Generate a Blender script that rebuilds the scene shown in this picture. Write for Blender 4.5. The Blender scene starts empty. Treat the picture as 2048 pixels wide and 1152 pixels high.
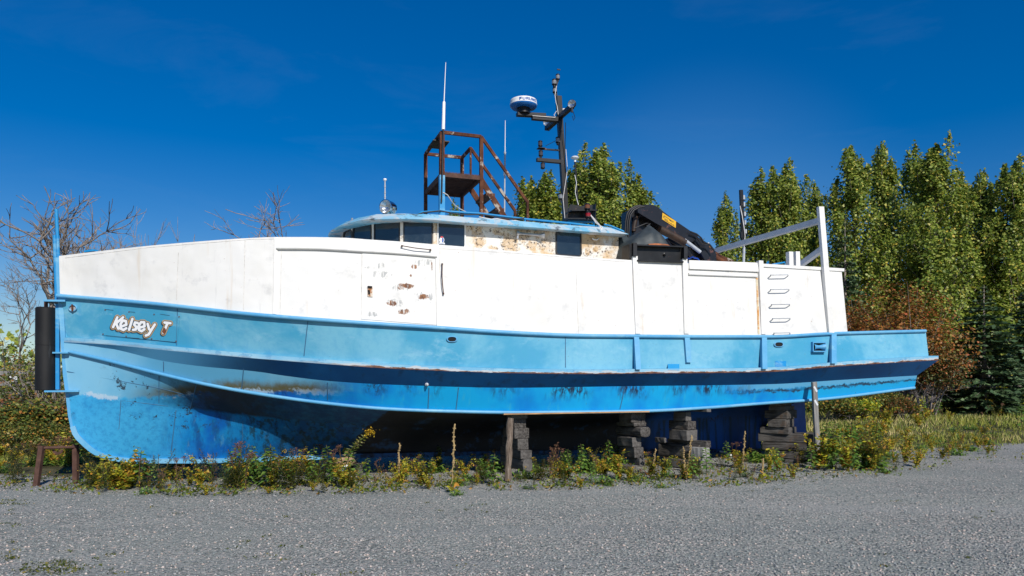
import bpy, bmesh, math, random
import numpy as np
from mathutils import Vector, Matrix

R = math.radians
scene = bpy.context.scene
COL = scene.collection

# ------------------------------------------------------------------ camera, sky, sun, exposure
F, CX, HY, CAMZ = 1500.0, 1024.0, 770.0, 1.65          # focal length and horizon of the photograph
cam_d = bpy.data.cameras.new('camera')
cam = bpy.data.objects.new('camera', cam_d)
COL.objects.link(cam)
cam.location = (0, 0, CAMZ)
cam.rotation_euler = (R(90), 0, 0)
cam_d.sensor_width = 36.0
cam_d.lens = 36.0 * F / 2048.0
cam_d.shift_y = (HY - 576.0) / 2048.0
cam_d.clip_end = 3000
scene.camera = cam

SUN_AZ, SUN_EL = R(24), R(36.5)                          # to the right of the line behind the camera
sun_dir = Vector((math.sin(SUN_AZ) * math.cos(SUN_EL), -math.cos(SUN_AZ) * math.cos(SUN_EL), math.sin(SUN_EL)))
sun_d = bpy.data.lights.new('sun', 'SUN')
sun = bpy.data.objects.new('sun', sun_d)
COL.objects.link(sun)
sun_d.energy = 4.7
sun_d.angle = R(0.5)
sun_d.color = (1.0, 0.955, 0.88)
sun.rotation_euler = sun_dir.to_track_quat('Z', 'Y').to_euler()

world = bpy.data.worlds.new('World')
scene.world = world
world.use_nodes = True
wt = world.node_tree
wt.nodes.clear()
w_out = wt.nodes.new('ShaderNodeOutputWorld')
w_bg = wt.nodes.new('ShaderNodeBackground')
w_sky = wt.nodes.new('ShaderNodeTexSky')
w_sky.sky_type = 'NISHITA'
w_sky.sun_disc = False
w_sky.sun_elevation = SUN_EL
w_sky.sun_rotation = math.pi - SUN_AZ
w_sky.altitude = 200
w_sky.air_density = 1.0
w_sky.dust_density = 0.3
w_sky.ozone_density = 4.0
w_hs = wt.nodes.new('ShaderNodeHueSaturation')
w_hs.inputs['Saturation'].default_value = 1.66
w_hs.inputs['Hue'].default_value = 0.514
w_hs.inputs['Value'].default_value = 1.55
w_bg.inputs['Strength'].default_value = 0.082
# faint wisps of high cloud, fixed in the sky
w_tc = wt.nodes.new('ShaderNodeTexCoord')
w_mp = wt.nodes.new('ShaderNodeMapping')
w_mp.inputs['Scale'].default_value = (2.2, 2.2, 9.0)
w_mp.inputs['Rotation'].default_value = (0, R(14), 0)
w_ns = wt.nodes.new('ShaderNodeTexNoise')
w_ns.inputs['Scale'].default_value = 1.6
w_ns.inputs['Detail'].default_value = 7
w_ns.inputs['Roughness'].default_value = 0.6
w_ns.inputs['Distortion'].default_value = 0.6
w_mr = wt.nodes.new('ShaderNodeMapRange')
w_mr.inputs[1].default_value = 0.52
w_mr.inputs[2].default_value = 0.85
w_mr.inputs[3].default_value = 0.0
w_mr.inputs[4].default_value = 0.06
w_mx = wt.nodes.new('ShaderNodeMix')
w_mx.data_type = 'RGBA'
w_mx.inputs[7].default_value = (3.6, 5.0, 7.2, 1)
wt.links.new(w_tc.outputs['Generated'], w_mp.inputs['Vector'])
wt.links.new(w_mp.outputs['Vector'], w_ns.inputs['Vector'])
wt.links.new(w_ns.outputs['Fac'], w_mr.inputs[0])
wt.links.new(w_mr.outputs[0], w_mx.inputs[0])
w_gm = wt.nodes.new('ShaderNodeGamma')
w_gm.inputs[1].default_value = 0.80
wt.links.new(w_sky.outputs['Color'], w_gm.inputs['Color'])
wt.links.new(w_gm.outputs['Color'], w_hs.inputs['Color'])
wt.links.new(w_hs.outputs['Color'], w_mx.inputs[6])
# a thin high veil to the right of the boat
w_dot = wt.nodes.new('ShaderNodeVectorMath')
w_dot.operation = 'DOT_PRODUCT'
vd = Vector((0.25, 1.0, 0.12)).normalized()
w_dot.inputs[1].default_value = vd
w_vr = wt.nodes.new('ShaderNodeMapRange')
w_vr.interpolation_type = 'SMOOTHSTEP'
w_vr.inputs[1].default_value = 0.955
w_vr.inputs[2].default_value = 1.0
w_vr.inputs[3].default_value = 0.0
w_vr.inputs[4].default_value = 0.15
w_v = wt.nodes.new('ShaderNodeMix')
w_v.data_type = 'RGBA'
w_v.inputs[7].default_value = (3.0, 5.6, 9.2, 1)
wt.links.new(w_tc.outputs['Generated'], w_dot.inputs[0])
wt.links.new(w_dot.outputs['Value'], w_vr.inputs[0])
wt.links.new(w_vr.outputs[0], w_v.inputs[0])
wt.links.new(w_mx.outputs[2], w_v.inputs[6])
wt.links.new(w_v.outputs[2], w_bg.inputs['Color'])
wt.links.new(w_bg.outputs['Background'], w_out.inputs['Surface'])

scene.view_settings.view_transform = 'Standard'
scene.view_settings.look = 'None'
scene.view_settings.gamma = 1.0
scene.view_settings.use_curve_mapping = False
scene.view_settings.exposure = 0.0
scene.render.engine = 'CYCLES'
scene.cycles.max_bounces = 6
scene.cycles.transparent_max_bounces = 4

# ------------------------------------------------------------------ helpers
rng = np.random.default_rng(7)
random.seed(7)


def tag(o, label=None, cat=None, group=None, kind=None):
    if label: o['label'] = label
    if cat: o['category'] = cat
    if group: o['group'] = group
    if kind: o['kind'] = kind
    return o


def empty(name, loc=(0, 0, 0), rz=0.0):
    o = bpy.data.objects.new(name, None)
    COL.objects.link(o)
    o.location = loc
    o.rotation_euler = (0, 0, rz)
    o.empty_display_size = 0.3
    return o


class MB:
    """collects faces and builds ONE mesh object"""
    def __init__(self):
        self.v, self.f, self.m, self.s = [], [], [], []
        self.mi, self.sm = 0, False

    def add(self, verts, faces):
        o = len(self.v)
        self.v += [tuple(p) for p in verts]
        for f in faces:
            self.f.append(tuple(i + o for i in f))
            self.m.append(self.mi)
            self.s.append(self.sm)

    def box(self, c, size, rot=None):
        hx, hy, hz = size[0] / 2, size[1] / 2, size[2] / 2
        vs = [Vector((x, y, z)) for x in (-hx, hx) for y in (-hy, hy) for z in (-hz, hz)]
        if rot is not None: vs = [rot @ v for v in vs]
        c = Vector(c)
        self.add([v + c for v in vs], [(0, 1, 3, 2), (4, 6, 7, 5), (0, 4, 5, 1), (2, 3, 7, 6), (0, 2, 6, 4), (1, 5, 7, 3)])

    def bar(self, p0, p1, w, h=None, up=(0, 0, 1)):
        """rectangular bar from p0 to p1: w across, h along up"""
        h = w if h is None else h
        p0, p1, up = Vector(p0), Vector(p1), Vector(up)
        d = (p1 - p0).normalized()
        x = d.cross(up)
        if x.length < 1e-4: x = d.cross(Vector((0, 1, 0)))
        x.normalize()
        y = x.cross(d).normalized()
        vs = []
        for p in (p0, p1):
            for sx, sy in ((-1, -1), (1, -1), (1, 1), (-1, 1)):
                vs.append(p + x * (sx * w / 2) + y * (sy * h / 2))
        self.add(vs, [(3, 2, 1, 0), (4, 5, 6, 7), (0, 1, 5, 4), (1, 2, 6, 5), (2, 3, 7, 6), (3, 0, 4, 7)])

    def tube(self, pts, r, n=8, caps=True):
        pts = [Vector(p) for p in pts]
        rs = r if isinstance(r, (list, tuple)) else [r] * len(pts)
        rings = []
        prev = None
        for i, p in enumerate(pts):
            a = pts[max(i - 1, 0)]
            b = pts[min(i + 1, len(pts) - 1)]
            d = (b - a)
            if d.length < 1e-7: d = Vector((0, 0, 1))
            d.normalize()
            if prev is None:
                x = d.cross(Vector((0, 0, 1)))
                if x.length < 1e-3: x = d.cross(Vector((0, 1, 0)))
            else:
                x = prev - d * prev.dot(d)
                if x.length < 1e-4: x = d.cross(Vector((0.3, 1, 0.2)))
            x.normalize()
            prev = x
            y = d.cross(x)
            rings.append([p + (x * math.cos(2 * math.pi * k / n) + y * math.sin(2 * math.pi * k / n)) * rs[i] for k in range(n)])
        vs = [v for ring in rings for v in ring]
        fs = []
        for i in range(len(pts) - 1):
            for k in range(n):
                a, b = i * n + k, i * n + (k + 1) % n
                fs.append((a, b, b + n, a + n))
        s = self.sm
        self.sm = True if n > 4 else s
        self.add(vs, fs)
        self.sm = s
        if caps:
            self.add(rings[0], [tuple(reversed(range(n)))])
            self.add(rings[-1], [tuple(range(n))])

    def lathe(self, c, prof, axis=(0, 0, 1), n=20):
        """prof: list of (radius, height along axis)"""
        c, d = Vector(c), Vector(axis).normalized()
        x = d.cross(Vector((0, 0, 1)))
        if x.length < 1e-3: x = Vector((1, 0, 0))
        x.normalize()
        y = d.cross(x)
        for (r0, h0), (r1, h1) in zip(prof[:-1], prof[1:]):
            vs = []
            for r_, h_ in ((r0, h0), (r1, h1)):
                for k in range(n):
                    t = 2 * math.pi * k / n
                    vs.append(c + d * h_ + (x * math.cos(t) + y * math.sin(t)) * max(r_, 1e-5))
            s = self.sm
            self.sm = True
            self.add(vs, [(k, (k + 1) % n, n + (k + 1) % n, n + k) for k in range(n)])
            self.sm = s

    def prism(self, poly, off):
        """flat polygon (3-D points) extruded by the vector off"""
        poly = [Vector(p) for p in poly]
        off = Vector(off)
        n = len(poly)
        self.add(poly + [p + off for p in poly],
                 [tuple(range(n)), tuple(reversed(range(n, 2 * n)))] + [(i, i + n, (i + 1) % n + n, (i + 1) % n) for i in range(n)])

    def grid(self, rows, close=False):
        nr, nc = len(rows), len(rows[0])
        vs = [p for r_ in rows for p in r_]
        fs = []
        for i in range(nr - 1):
            for j in range(nc - (0 if close else 1)):
                k = (j + 1) % nc
                fs.append((i * nc + j, i * nc + k, (i + 1) * nc + k, (i + 1) * nc + j))
        self.add(vs, fs)

    def build(self, name, mats, parent=None, loc=None, attrs=None, fix=True):
        me = bpy.data.meshes.new(name)
        me.from_pydata(self.v, [], self.f)
        for m in (mats if isinstance(mats, (list, tuple)) else [mats]):
            me.materials.append(m)
        me.polygons.foreach_set('material_index', self.m)
        me.polygons.foreach_set('use_smooth', self.s)
        if attrs:
            for k, a in attrs.items():
                at = me.attributes.new(k, 'FLOAT', 'POINT')
                at.data.foreach_set('value', a)
        if fix:
            bm = bmesh.new()
            bm.from_mesh(me)
            bmesh.ops.recalc_face_normals(bm, faces=bm.faces)
            bm.to_mesh(me)
            bm.free()
        me.update()
        o = bpy.data.objects.new(name, me)
        COL.objects.link(o)
        if parent is not None: o.parent = parent
        if loc is not None: o.location = loc
        return o


def split_build(mb, name, mats, parent=None):
    """builds every separate piece collected in mb as an object of its own"""
    key = [tuple(round(c, 4) for c in v) for v in mb.v]
    par = list(range(len(mb.v)))

    def find(i):
        while par[i] != i:
            par[i] = par[par[i]]
            i = par[i]
        return i
    first = {}
    for i, k in enumerate(key):
        if k in first: par[find(i)] = find(first[k])
        else: first[k] = i
    for f in mb.f:
        for i in f[1:]: par[find(i)] = find(f[0])
    groups = {}
    for n_, f in enumerate(mb.f): groups.setdefault(find(f[0]), []).append(n_)
    out = []
    for fl in groups.values():
        m_ = MB()
        ids = {}
        for n_ in fl:
            for i in mb.f[n_]:
                if i not in ids:
                    ids[i] = len(m_.v)
                    m_.v.append(mb.v[i])
            m_.f.append(tuple(ids[i] for i in mb.f[n_]))
            m_.m.append(mb.m[n_])
            m_.s.append(mb.s[n_])
        out.append(m_.build(name, mats, parent))
    return out


def np_mesh(name, verts, faces4, mats, matidx=None, parent=None, tri=None, smooth=False):
    """fast mesh from numpy arrays: verts (N,3), quads (M,4) and/or tris (K,3)"""
    me = bpy.data.meshes.new(name)
    quads = np.asarray(faces4 if faces4 is not None else np.zeros((0, 4)), dtype=np.int32)
    tris = np.asarray(tri if tri is not None else np.zeros((0, 3)), dtype=np.int32)
    nl = quads.size + tris.size
    npoly = len(quads) + len(tris)
    me.vertices.add(len(verts))
    me.vertices.foreach_set('co', np.asarray(verts, dtype=np.float32).ravel())
    me.loops.add(nl)
    me.loops.foreach_set('vertex_index', np.concatenate([quads.ravel(), tris.ravel()]))
    me.polygons.add(npoly)
    st = np.concatenate([np.arange(len(quads)) * 4, quads.size + np.arange(len(tris)) * 3]).astype(np.int32)
    me.polygons.foreach_set('loop_start', st)
    for m in (mats if isinstance(mats, (list, tuple)) else [mats]): me.materials.append(m)
    if matidx is not None: me.polygons.foreach_set('material_index', np.asarray(matidx, dtype=np.int32))
    if smooth: me.polygons.foreach_set('use_smooth', np.ones(npoly, dtype=bool))
    me.update(calc_edges=True)
    me.validate()
    o = bpy.data.objects.new(name, me)
    COL.objects.link(o)
    if parent is not None: o.parent = parent
    return o


def spline(xs, ys):
    """smooth interpolation through points (finite-difference Hermite)"""
    xs, ys = np.array(xs, float), np.array(ys, float)
    d = np.diff(ys) / np.diff(xs)
    m = np.zeros_like(ys)
    m[1:-1] = np.where(d[1:] * d[:-1] > 0, 2 * d[1:] * d[:-1] / (d[1:] + d[:-1] + 1e-12), 0)
    m[0], m[-1] = d[0], d[-1]

    def f(x):
        if x <= xs[0]: return float(ys[0] + m[0] * (x - xs[0]))
        if x >= xs[-1]: return float(ys[-1] + m[-1] * (x - xs[-1]))
        i = int(np.searchsorted(xs, x) - 1)
        h = xs[i + 1] - xs[i]
        t = (x - xs[i]) / h
        return float((2 * t**3 - 3 * t**2 + 1) * ys[i] + (t**3 - 2 * t**2 + t) * h * m[i] + (-2 * t**3 + 3 * t**2) * ys[i + 1] + (t**3 - t**2) * h * m[i + 1])
    return f


# ------------------------------------------------------------------ node materials
class NT:
    def __init__(self, name, rough=0.5, spec=0.5, metal=0.0):
        self.mat = bpy.data.materials.new(name)
        self.mat.use_nodes = True
        self.t = self.mat.node_tree
        self.t.nodes.clear()
        self.out = self.t.nodes.new('ShaderNodeOutputMaterial')
        self.b = self.t.nodes.new('ShaderNodeBsdfPrincipled')
        self.b.inputs['Roughness'].default_value = rough
        self.b.inputs['Specular IOR Level'].default_value = spec
        self.b.inputs['Metallic'].default_value = metal
        self.t.links.new(self.b.outputs[0], self.out.inputs['Surface'])
        self._oc = None

    def L(self, a, b): self.t.links.new(a, b)

    def set(self, sock, v):
        if isinstance(v, bpy.types.NodeSocket): self.L(v, sock)
        elif isinstance(v, (tuple, list)) and sock.type == 'RGBA' and len(v) == 3: sock.default_value = (*v, 1)
        else: sock.default_value = v

    def oc(self):
        if self._oc is None: self._oc = self.t.nodes.new('ShaderNodeTexCoord').outputs['Object']
        return self._oc

    def scale(self, vec, s):
        n = self.t.nodes.new('ShaderNodeVectorMath')
        n.operation = 'MULTIPLY'
        self.L(vec, n.inputs[0])
        n.inputs[1].default_value = s
        return n.outputs[0]

    def noise(self, scale=5, detail=4, rough=0.55, vec=None, stretch=None, dist=0.0, col=False):
        vec = vec or self.oc()
        if stretch: vec = self.scale(vec, stretch)
        n = self.t.nodes.new('ShaderNodeTexNoise')
        self.L(vec, n.inputs['Vector'])
        n.inputs['Scale'].default_value = scale
        n.inputs['Detail'].default_value = detail
        n.inputs['Roughness'].default_value = rough
        n.inputs['Distortion'].default_value = dist
        return n.outputs['Color' if col else 'Fac']

    def vor(self, scale, vec=None, feature='F1', out='Color', rand=1.0):
        n = self.t.nodes.new('ShaderNodeTexVoronoi')
        n.feature = feature
        self.L(vec or self.oc(), n.inputs['Vector'])
        n.inputs['Scale'].default_value = scale
        n.inputs['Randomness'].default_value = rand
        return n.outputs[out]

    def mr(self, v, a, b, c=0.0, d=1.0, smooth=True):
        n = self.t.nodes.new('ShaderNodeMapRange')
        n.interpolation_type = 'SMOOTHSTEP' if smooth else 'LINEAR'
        self.set(n.inputs[0], v)
        for i, x in enumerate((a, b, c, d)): self.set(n.inputs[i + 1], x)
        return n.outputs[0]

    def m(self, op, a, b=0.0, clamp=False):
        n = self.t.nodes.new('ShaderNodeMath')
        n.operation = op
        n.use_clamp = clamp
        self.set(n.inputs[0], a)
        self.set(n.inputs[1], b)
        return n.outputs[0]

    def mix(self, f, a, b, mode='MIX'):
        n = self.t.nodes.new('ShaderNodeMix')
        n.data_type = 'RGBA'
        n.blend_type = mode
        self.set(n.inputs[0], f)
        self.set(n.inputs[6], a)
        self.set(n.inputs[7], b)
        return n.outputs[2]

    def ramp(self, f, stops, interp='LINEAR'):
        n = self.t.nodes.new('ShaderNodeValToRGB')
        n.color_ramp.interpolation = interp
        e = n.color_ramp.elements
        while len(e) < len(stops): e.new(0.5)
        for i, (p, c) in enumerate(stops):
            e[i].position = p
            e[i].color = (*c, 1)
        self.L(f, n.inputs[0])
        return n.outputs[0]

    def attr(self, name):
        n = self.t.nodes.new('ShaderNodeAttribute')
        n.attribute_name = name
        return n.outputs['Fac']

    def xyz(self, vec=None):
        n = self.t.nodes.new('ShaderNodeSeparateXYZ')
        self.L(vec or self.oc(), n.inputs[0])
        return n.outputs

    def island(self):
        return self.t.nodes.new('ShaderNodeNewGeometry').outputs['Random Per Island']

    def rnd(self):
        return self.t.nodes.new('ShaderNodeObjectInfo').outputs['Random']

    def bump(self, h, strength=0.3, dist=0.02):
        n = self.t.nodes.new('ShaderNodeBump')
        n.inputs['Strength'].default_value = strength
        n.inputs['Distance'].default_value = dist
        self.L(h, n.inputs['Height'])
        self.L(n.outputs[0], self.b.inputs['Normal'])

    def color(self, c): self.set(self.b.inputs['Base Color'], c)

    def spots(self, lst, wob=0.5, freq=9.0):
        """soft union of irregular elliptical marks (centre, radii) in object space; y is ignored"""
        base = self.noise(freq, 3, 0.6)
        acc = None
        for (cx, cz, rx, rz) in lst:
            n = self.t.nodes.new('ShaderNodeVectorMath')
            n.operation = 'SUBTRACT'
            self.L(self.oc(), n.inputs[0])
            n.inputs[1].default_value = (cx, 0, cz)
            s = self.scale(n.outputs[0], (1 / rx, 0, 1 / rz))
            l = self.t.nodes.new('ShaderNodeVectorMath')
            l.operation = 'LENGTH'
            self.L(s, l.inputs[0])
            acc = l.outputs['Value'] if acc is None else self.m('MINIMUM', acc, l.outputs['Value'])
        d = self.m('ADD', acc, self.m('MULTIPLY', self.m('SUBTRACT', base, 0.5), wob * 3))
        return self.mr(d, 1.15, 0.8)


def simple(name, c, rough=0.5, var=0.12, scale=8, metal=0.0, spec=0.5, bump=0.0):
    n = NT(name, rough, spec, metal)
    k = n.noise(scale, 4, 0.6)
    lo = tuple(x * (1 - var * 2) for x in c)
    hi = tuple(min(1, x * (1 + var * 1.4)) for x in c)
    n.color(n.ramp(k, [(0.3, lo), (0.7, hi)]))
    if bump: n.bump(n.noise(scale * 5, 3), bump, 0.01)
    return n.mat


# ------------------------------------------------------------------ boat frame: u runs from bow to stern, b towards port (the near side)
A = R(19)
CA, SA = math.cos(A), math.sin(A)
OY = 15.0
GZ0 = 0.0


def P(px, py, b):
    """point of the boat on the fore-and-aft plane at offset b, sighted in the photograph -> boat coordinates"""
    dx = (px - CX) / F
    D = (b - OY * CA) / (dx * SA - CA)
    X = dx * D
    return Vector((X * CA + (D - OY) * SA, -b, CAMZ + (HY - py) / F * D))


def Lp(u, b, z): return Vector((u, -b, z))


def proj(u, b):
    X = u * CA + b * SA
    Y = OY + u * SA - b * CA
    return CX + F * X / Y


def to_world(p):
    return Vector((p[0] * CA - p[1] * SA, OY + p[0] * SA + p[1] * CA, p[2]))


def gz(x, y):
    """height of the ground"""
    t = min(max((y - 19) / 55, 0), 1)
    h = 1.0 * t * t * (3 - 2 * t) + 0.03 * math.sin(x * 0.35 + 1) * min(1, max(0, (y - 9) / 6))
    h += 0.12 * math.exp(-((x - 6.5) / 3.0)**2 - ((y - 16.5) / 2.5)**2)
    return h


def G(px, py):
    """ground point seen at this place of the photograph"""
    z = 0.0
    for _ in range(12):
        D = (CAMZ - z) * F / (py - HY)
        x = (px - CX) / F * D
        z = gz(x, D)
    return Vector((x, D, z))


def W(px, py, D):
    return Vector(((px - CX) / F * D, D, CAMZ + (HY - py) / F * D))

# ------------------------------------------------------------------ paints and other materials of the boat
RUST = (0.16, 0.055, 0.02)


def white_paint(name, rust=None, scuff=None, dirty=0.0, cream=False, stain=None):
    n = NT(name, 0.42, 0.35)
    base = (0.745, 0.735, 0.71) if not cream else (0.72, 0.70, 0.65)
    c = n.mix(n.mr(n.noise(0.7, 4, 0.6), 0.42, 0.72, 0, 0.6), base, (0.64, 0.625, 0.58))
    c = n.mix(n.mr(n.noise(3.5, 5, 0.65), 0.54, 0.72, 0, 0.5), c, (0.48, 0.48, 0.475))
    st = n.noise(1.0, 4, 0.6, stretch=(5.5, 5.5, 0.45))                     # run-off streaks
    c = n.mix(n.mr(st, 0.60, 0.78, 0, 0.42), c, (0.55, 0.41, 0.25))
    c = n.mix(n.mr(n.noise(1.0, 5, 0.7, stretch=(9, 9, 0.7)), 0.60, 0.74, 0, 0.35), c, (0.40, 0.40, 0.40))
    sp = n.noise(26, 2, 0.5)
    c = n.mix(n.mr(sp, 0.745, 0.80, 0, 0.9), c, (0.28, 0.14, 0.07))
    if dirty:
        k = n.m('MULTIPLY', n.mr(n.noise(2.2, 5, 0.7), 0.44, 0.64), n.mr(n.noise(0.9, 2), 0.32, 0.55))
        c = n.mix(n.m('MULTIPLY', k, dirty), c, (0.52, 0.33, 0.14))
        g = n.mr(n.noise(3.1, 4, 0.7, stretch=(1, 1, 0.6)), 0.60, 0.72, 0, 0.75)
        c = n.mix(g, c, (0.30, 0.30, 0.31))
        k2 = n.m('MULTIPLY', n.mr(n.noise(16, 5, 0.8), 0.53, 0.60), n.mr(n.noise(1.7, 3, 0.6, dist=0.5), 0.47, 0.57))
        c = n.mix(k2, c, (0.07, 0.035, 0.02))
    if stain:
        k = n.m('MULTIPLY', n.spots(stain, 0.8, 5), n.mr(n.noise(7, 5, 0.75), 0.36, 0.56, 0.1, 0.95))
        c = n.mix(n.m('MULTIPLY', k, 0.75), c, (0.50, 0.31, 0.12))
        k = n.m('MULTIPLY', n.spots(stain, 0.7, 6), n.mr(n.noise(20, 5, 0.8), 0.53, 0.58))
        c = n.mix(k, c, (0.045, 0.022, 0.015))
    if scuff:
        c = n.mix(n.m('MULTIPLY', n.spots(scuff, 0.9, 12), n.mr(n.noise(9, 3, 0.6, stretch=(3.2, 3.2, 0.6)), 0.42, 0.6, 0.0, 0.8)), c, (0.30, 0.31, 0.31))
    if rust:
        k = n.spots(rust, 0.75, 15)
        c = n.mix(n.m('MULTIPLY', k, n.mr(n.noise(8, 5, 0.7, stretch=(4, 4, 0.6)), 0.36, 0.48)), c, n.mix(n.mr(n.noise(18, 4, 0.7), .4, .6), (0.12, 0.045, 0.02), (0.26, 0.11, 0.04)))
    n.color(c)
    n.bump(n.noise(0.9, 3, 0.55), 0.38, 0.16)
    return n.mat


def blue_paint(name, base=(0.048, 0.30, 0.475), pale=(0.15, 0.41, 0.55), worn=1.0):
    n = NT(name, 0.45, 0.35)
    c = n.mix(n.mr(n.noise(0.55, 6, 0.65, dist=0.3), 0.40, 0.60), base, pale)
    c = n.mix(n.mr(n.noise(1.3, 6, 0.68, stretch=(1, 1, 2.0)), 0.55, 0.66, 0, 0.6), c, (0.22, 0.46, 0.59))
    c = n.mix(n.mr(n.noise(13, 5, 0.7), 0.42, 0.70, 0, 0.25), c, (0.06, 0.28, 0.50))
    c = n.mix(n.mr(n.noise(2.3, 5, 0.7, stretch=(0.8, 0.8, 1.2)), 0.61, 0.73, 0, 0.5 * worn), c, (0.06, 0.24, 0.43))
    c = n.mix(n.mr(n.noise(1.0, 4, 0.6, stretch=(4.5, 4.5, 0.35)), 0.58, 0.75, 0, 0.45), c, (0.05, 0.28, 0.52))
    c = n.mix(n.mr(n.noise(33, 2, 0.5), 0.745, 0.79, 0, 0.9 * worn), c, (0.07, 0.06, 0.06))
    c = n.mix(n.mr(n.noise(0.9, 5, 0.7, dist=0.4), 0.66, 0.74, 0, 0.6 * worn), c, (0.14, 0.20, 0.27))
    n.color(c)
    n.bump(n.noise(1.8, 3, 0.5), 0.08, 0.06)
    return n.mat


def edge_paint():
    """pale blue steel edge, scraped to white primer, rusted along its lower lip; attribute t runs down the edge"""
    n = NT('scraped_blue_edge', 0.6, 0.3)
    c = n.mix(n.mr(n.noise(1.2, 3), 0.4, 0.6), (0.15, 0.39, 0.58), (0.25, 0.47, 0.61))
    c = n.mix(n.mr(n.noise(5, 4, 0.7), 0.55, 0.65, 0, 0.6), c, (0.07, 0.27, 0.47))
    x = n.xyz()[0]
    t = n.attr('t')
    aft = n.mr(x, -5.0, -2.0)
    w1 = n.m('MULTIPLY', n.m('SUBTRACT', n.noise(2.6, 5, 0.75, stretch=(1, 1, 5)), 0.5), 2.4)
    w2 = n.m('MULTIPLY', n.m('SUBTRACT', n.noise(1.7, 6, 0.75, stretch=(1, 1, 4)), 0.5), 2.0)
    k = n.m('MULTIPLY', n.mr(n.m('ADD', t, w1), 0.50, 0.62), n.mr(aft, 0.1, 0.6, 0.15, 0.85))
    c = n.mix(k, c, (0.50, 0.50, 0.50))
    k = n.m('MULTIPLY', n.mr(n.m('ADD', t, w2), 0.66, 0.78), n.mr(aft, 0.2, 0.8, 0.25, 1.0))
    c = n.mix(k, c, n.mix(n.mr(n.noise(9, 4), .4, .6), (0.085, 0.035, 0.022), (0.17, 0.075, 0.04)))
    n.color(c)
    return n.mat


M = {}
M['blue'] = blue_paint('faded_light_blue_paint')
M['blue_trim'] = blue_paint('light_blue_trim', (0.085, 0.32, 0.56), (0.14, 0.39, 0.60), 0.5)
M['blue_bright'] = blue_paint('bright_blue_paint', (0.008, 0.215, 0.50), (0.02, 0.26, 0.54), 0.2)
M['blue_roof'] = None
M['edge'] = edge_paint()

# guard underside: its shade is put into the blue, paler towards the bow
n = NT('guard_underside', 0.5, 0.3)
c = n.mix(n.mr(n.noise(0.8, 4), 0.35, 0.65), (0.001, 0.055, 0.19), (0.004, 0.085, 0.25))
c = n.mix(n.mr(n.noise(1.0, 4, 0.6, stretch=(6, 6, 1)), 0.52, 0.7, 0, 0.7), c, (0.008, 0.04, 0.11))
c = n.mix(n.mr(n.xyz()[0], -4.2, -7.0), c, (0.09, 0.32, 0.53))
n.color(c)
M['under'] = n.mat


def u_at(px, py, b): return P(px, py, b)[0]


# underwater body: attribute t runs 0..1 from the guard to the chine and 1..2 from the chine to the keel
n = NT('underwater_paint', 0.55, 0.3)
xyz = n.xyz()
ux, uz = xyz[0], xyz[2]
t = n.attr('t')
wob = n.m('SUBTRACT', n.noise(1.3, 4, 0.6), 0.5)
wob2 = n.m('SUBTRACT', n.noise(5.0, 4, 0.7, stretch=(1.6, 1.6, 0.5)), 0.5)
pale = n.mix(n.mr(n.noise(0.7, 4, 0.6), 0.4, 0.65), (0.10, 0.35, 0.55), (0.18, 0.43, 0.60))
pale = n.mix(n.mr(n.noise(1.4, 5, 0.7), 0.60, 0.72, 0, 0.6), pale, (0.10, 0.20, 0.30))
mid = n.mix(n.mr(n.noise(1.2, 4, 0.6), 0.38, 0.62), (0.0, 0.10, 0.40), (0.002, 0.20, 0.50))
mid = n.mix(n.mr(n.noise(2.6, 4, 0.7), 0.55, 0.75, 0, 0.6), mid, (0.003, 0.20, 0.36))
stk = n.noise(1.1, 5, 0.65, stretch=(7, 7, 0.35))
mid = n.mix(n.mr(stk, 0.50, 0.66, 0, 0.75), mid, (0.002, 0.05, 0.20))
mid = n.mix(n.mr(n.noise(1.0, 4, 0.6, stretch=(9, 9, 0.5)), 0.60, 0.72, 0, 0.55), mid, (0.12, 0.30, 0.42))
U0 = u_at(270, 860, 0.4)
U1 = u_at(400, 860, 0.5)
bowmix = n.mr(n.m('ADD', ux, n.m('MULTIPLY', wob, 1.6)), U0, U1)
below = n.mix(bowmix, (0.04, 0.33, 0.60), mid)                       # blue under the waterline, paler at the forefoot
below = n.mix(n.mr(n.noise(1.4, 4, 0.6), 0.52, 0.7, 0, 0.6), below, (0.01, 0.23, 0.50))
below = n.mix(n.mr(n.noise(12, 5, 0.75), 0.42, 0.68, 0, 0.4), below, (0.003, 0.10, 0.32))
# waterline: white chalk, then olive grime above it
WL = [(150, 792, .08), (330, 800, .5), (512, 775, 1.1), (573, 772, 1.3), (850, 795, 1.7)]
wl_pts = [P(*w) for w in WL]
k_, z_ = np.polyfit([p[0] for p in wl_pts], [p[2] for p in wl_pts], 1)
h = n.m('SUBTRACT', uz, n.m('ADD', n.m('MULTIPLY', ux, float(k_)), float(z_)))
h = n.m('ADD', h, n.m('MULTIPLY', n.m('SUBTRACT', n.noise(0.8, 6, 0.7), 0.5), 0.40))
h = n.m('ADD', h, n.m('MULTIPLY', wob2, 0.16))
fore = n.mr(ux, u_at(760, 790, 2.0), u_at(520, 790, 1.6))
above = n.mix(n.m('MULTIPLY', n.mr(h, 0.22, 0.05), n.mr(ux, u_at(230, 790, .5), u_at(360, 780, 1.0))), pale, (0.11, 0.10, 0.05))
c = n.mix(n.mr(h, 0.03, -0.03), above, below)
h = n.m('ADD', h, n.m('MULTIPLY', n.m('SUBTRACT', n.noise(16, 5, 0.75), 0.5), 0.10))
chalk = n.m('MULTIPLY', n.m('MULTIPLY', n.mr(h, 0.06, 0.02), n.mr(h, -0.06, -0.02)), n.mr(n.noise(1.2, 6, 0.78), 0.48, 0.55))
c = n.mix(n.m('MULTIPLY', n.m('MULTIPLY', chalk, fore), 0.85), c, (0.40, 0.52, 0.62))
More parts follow.
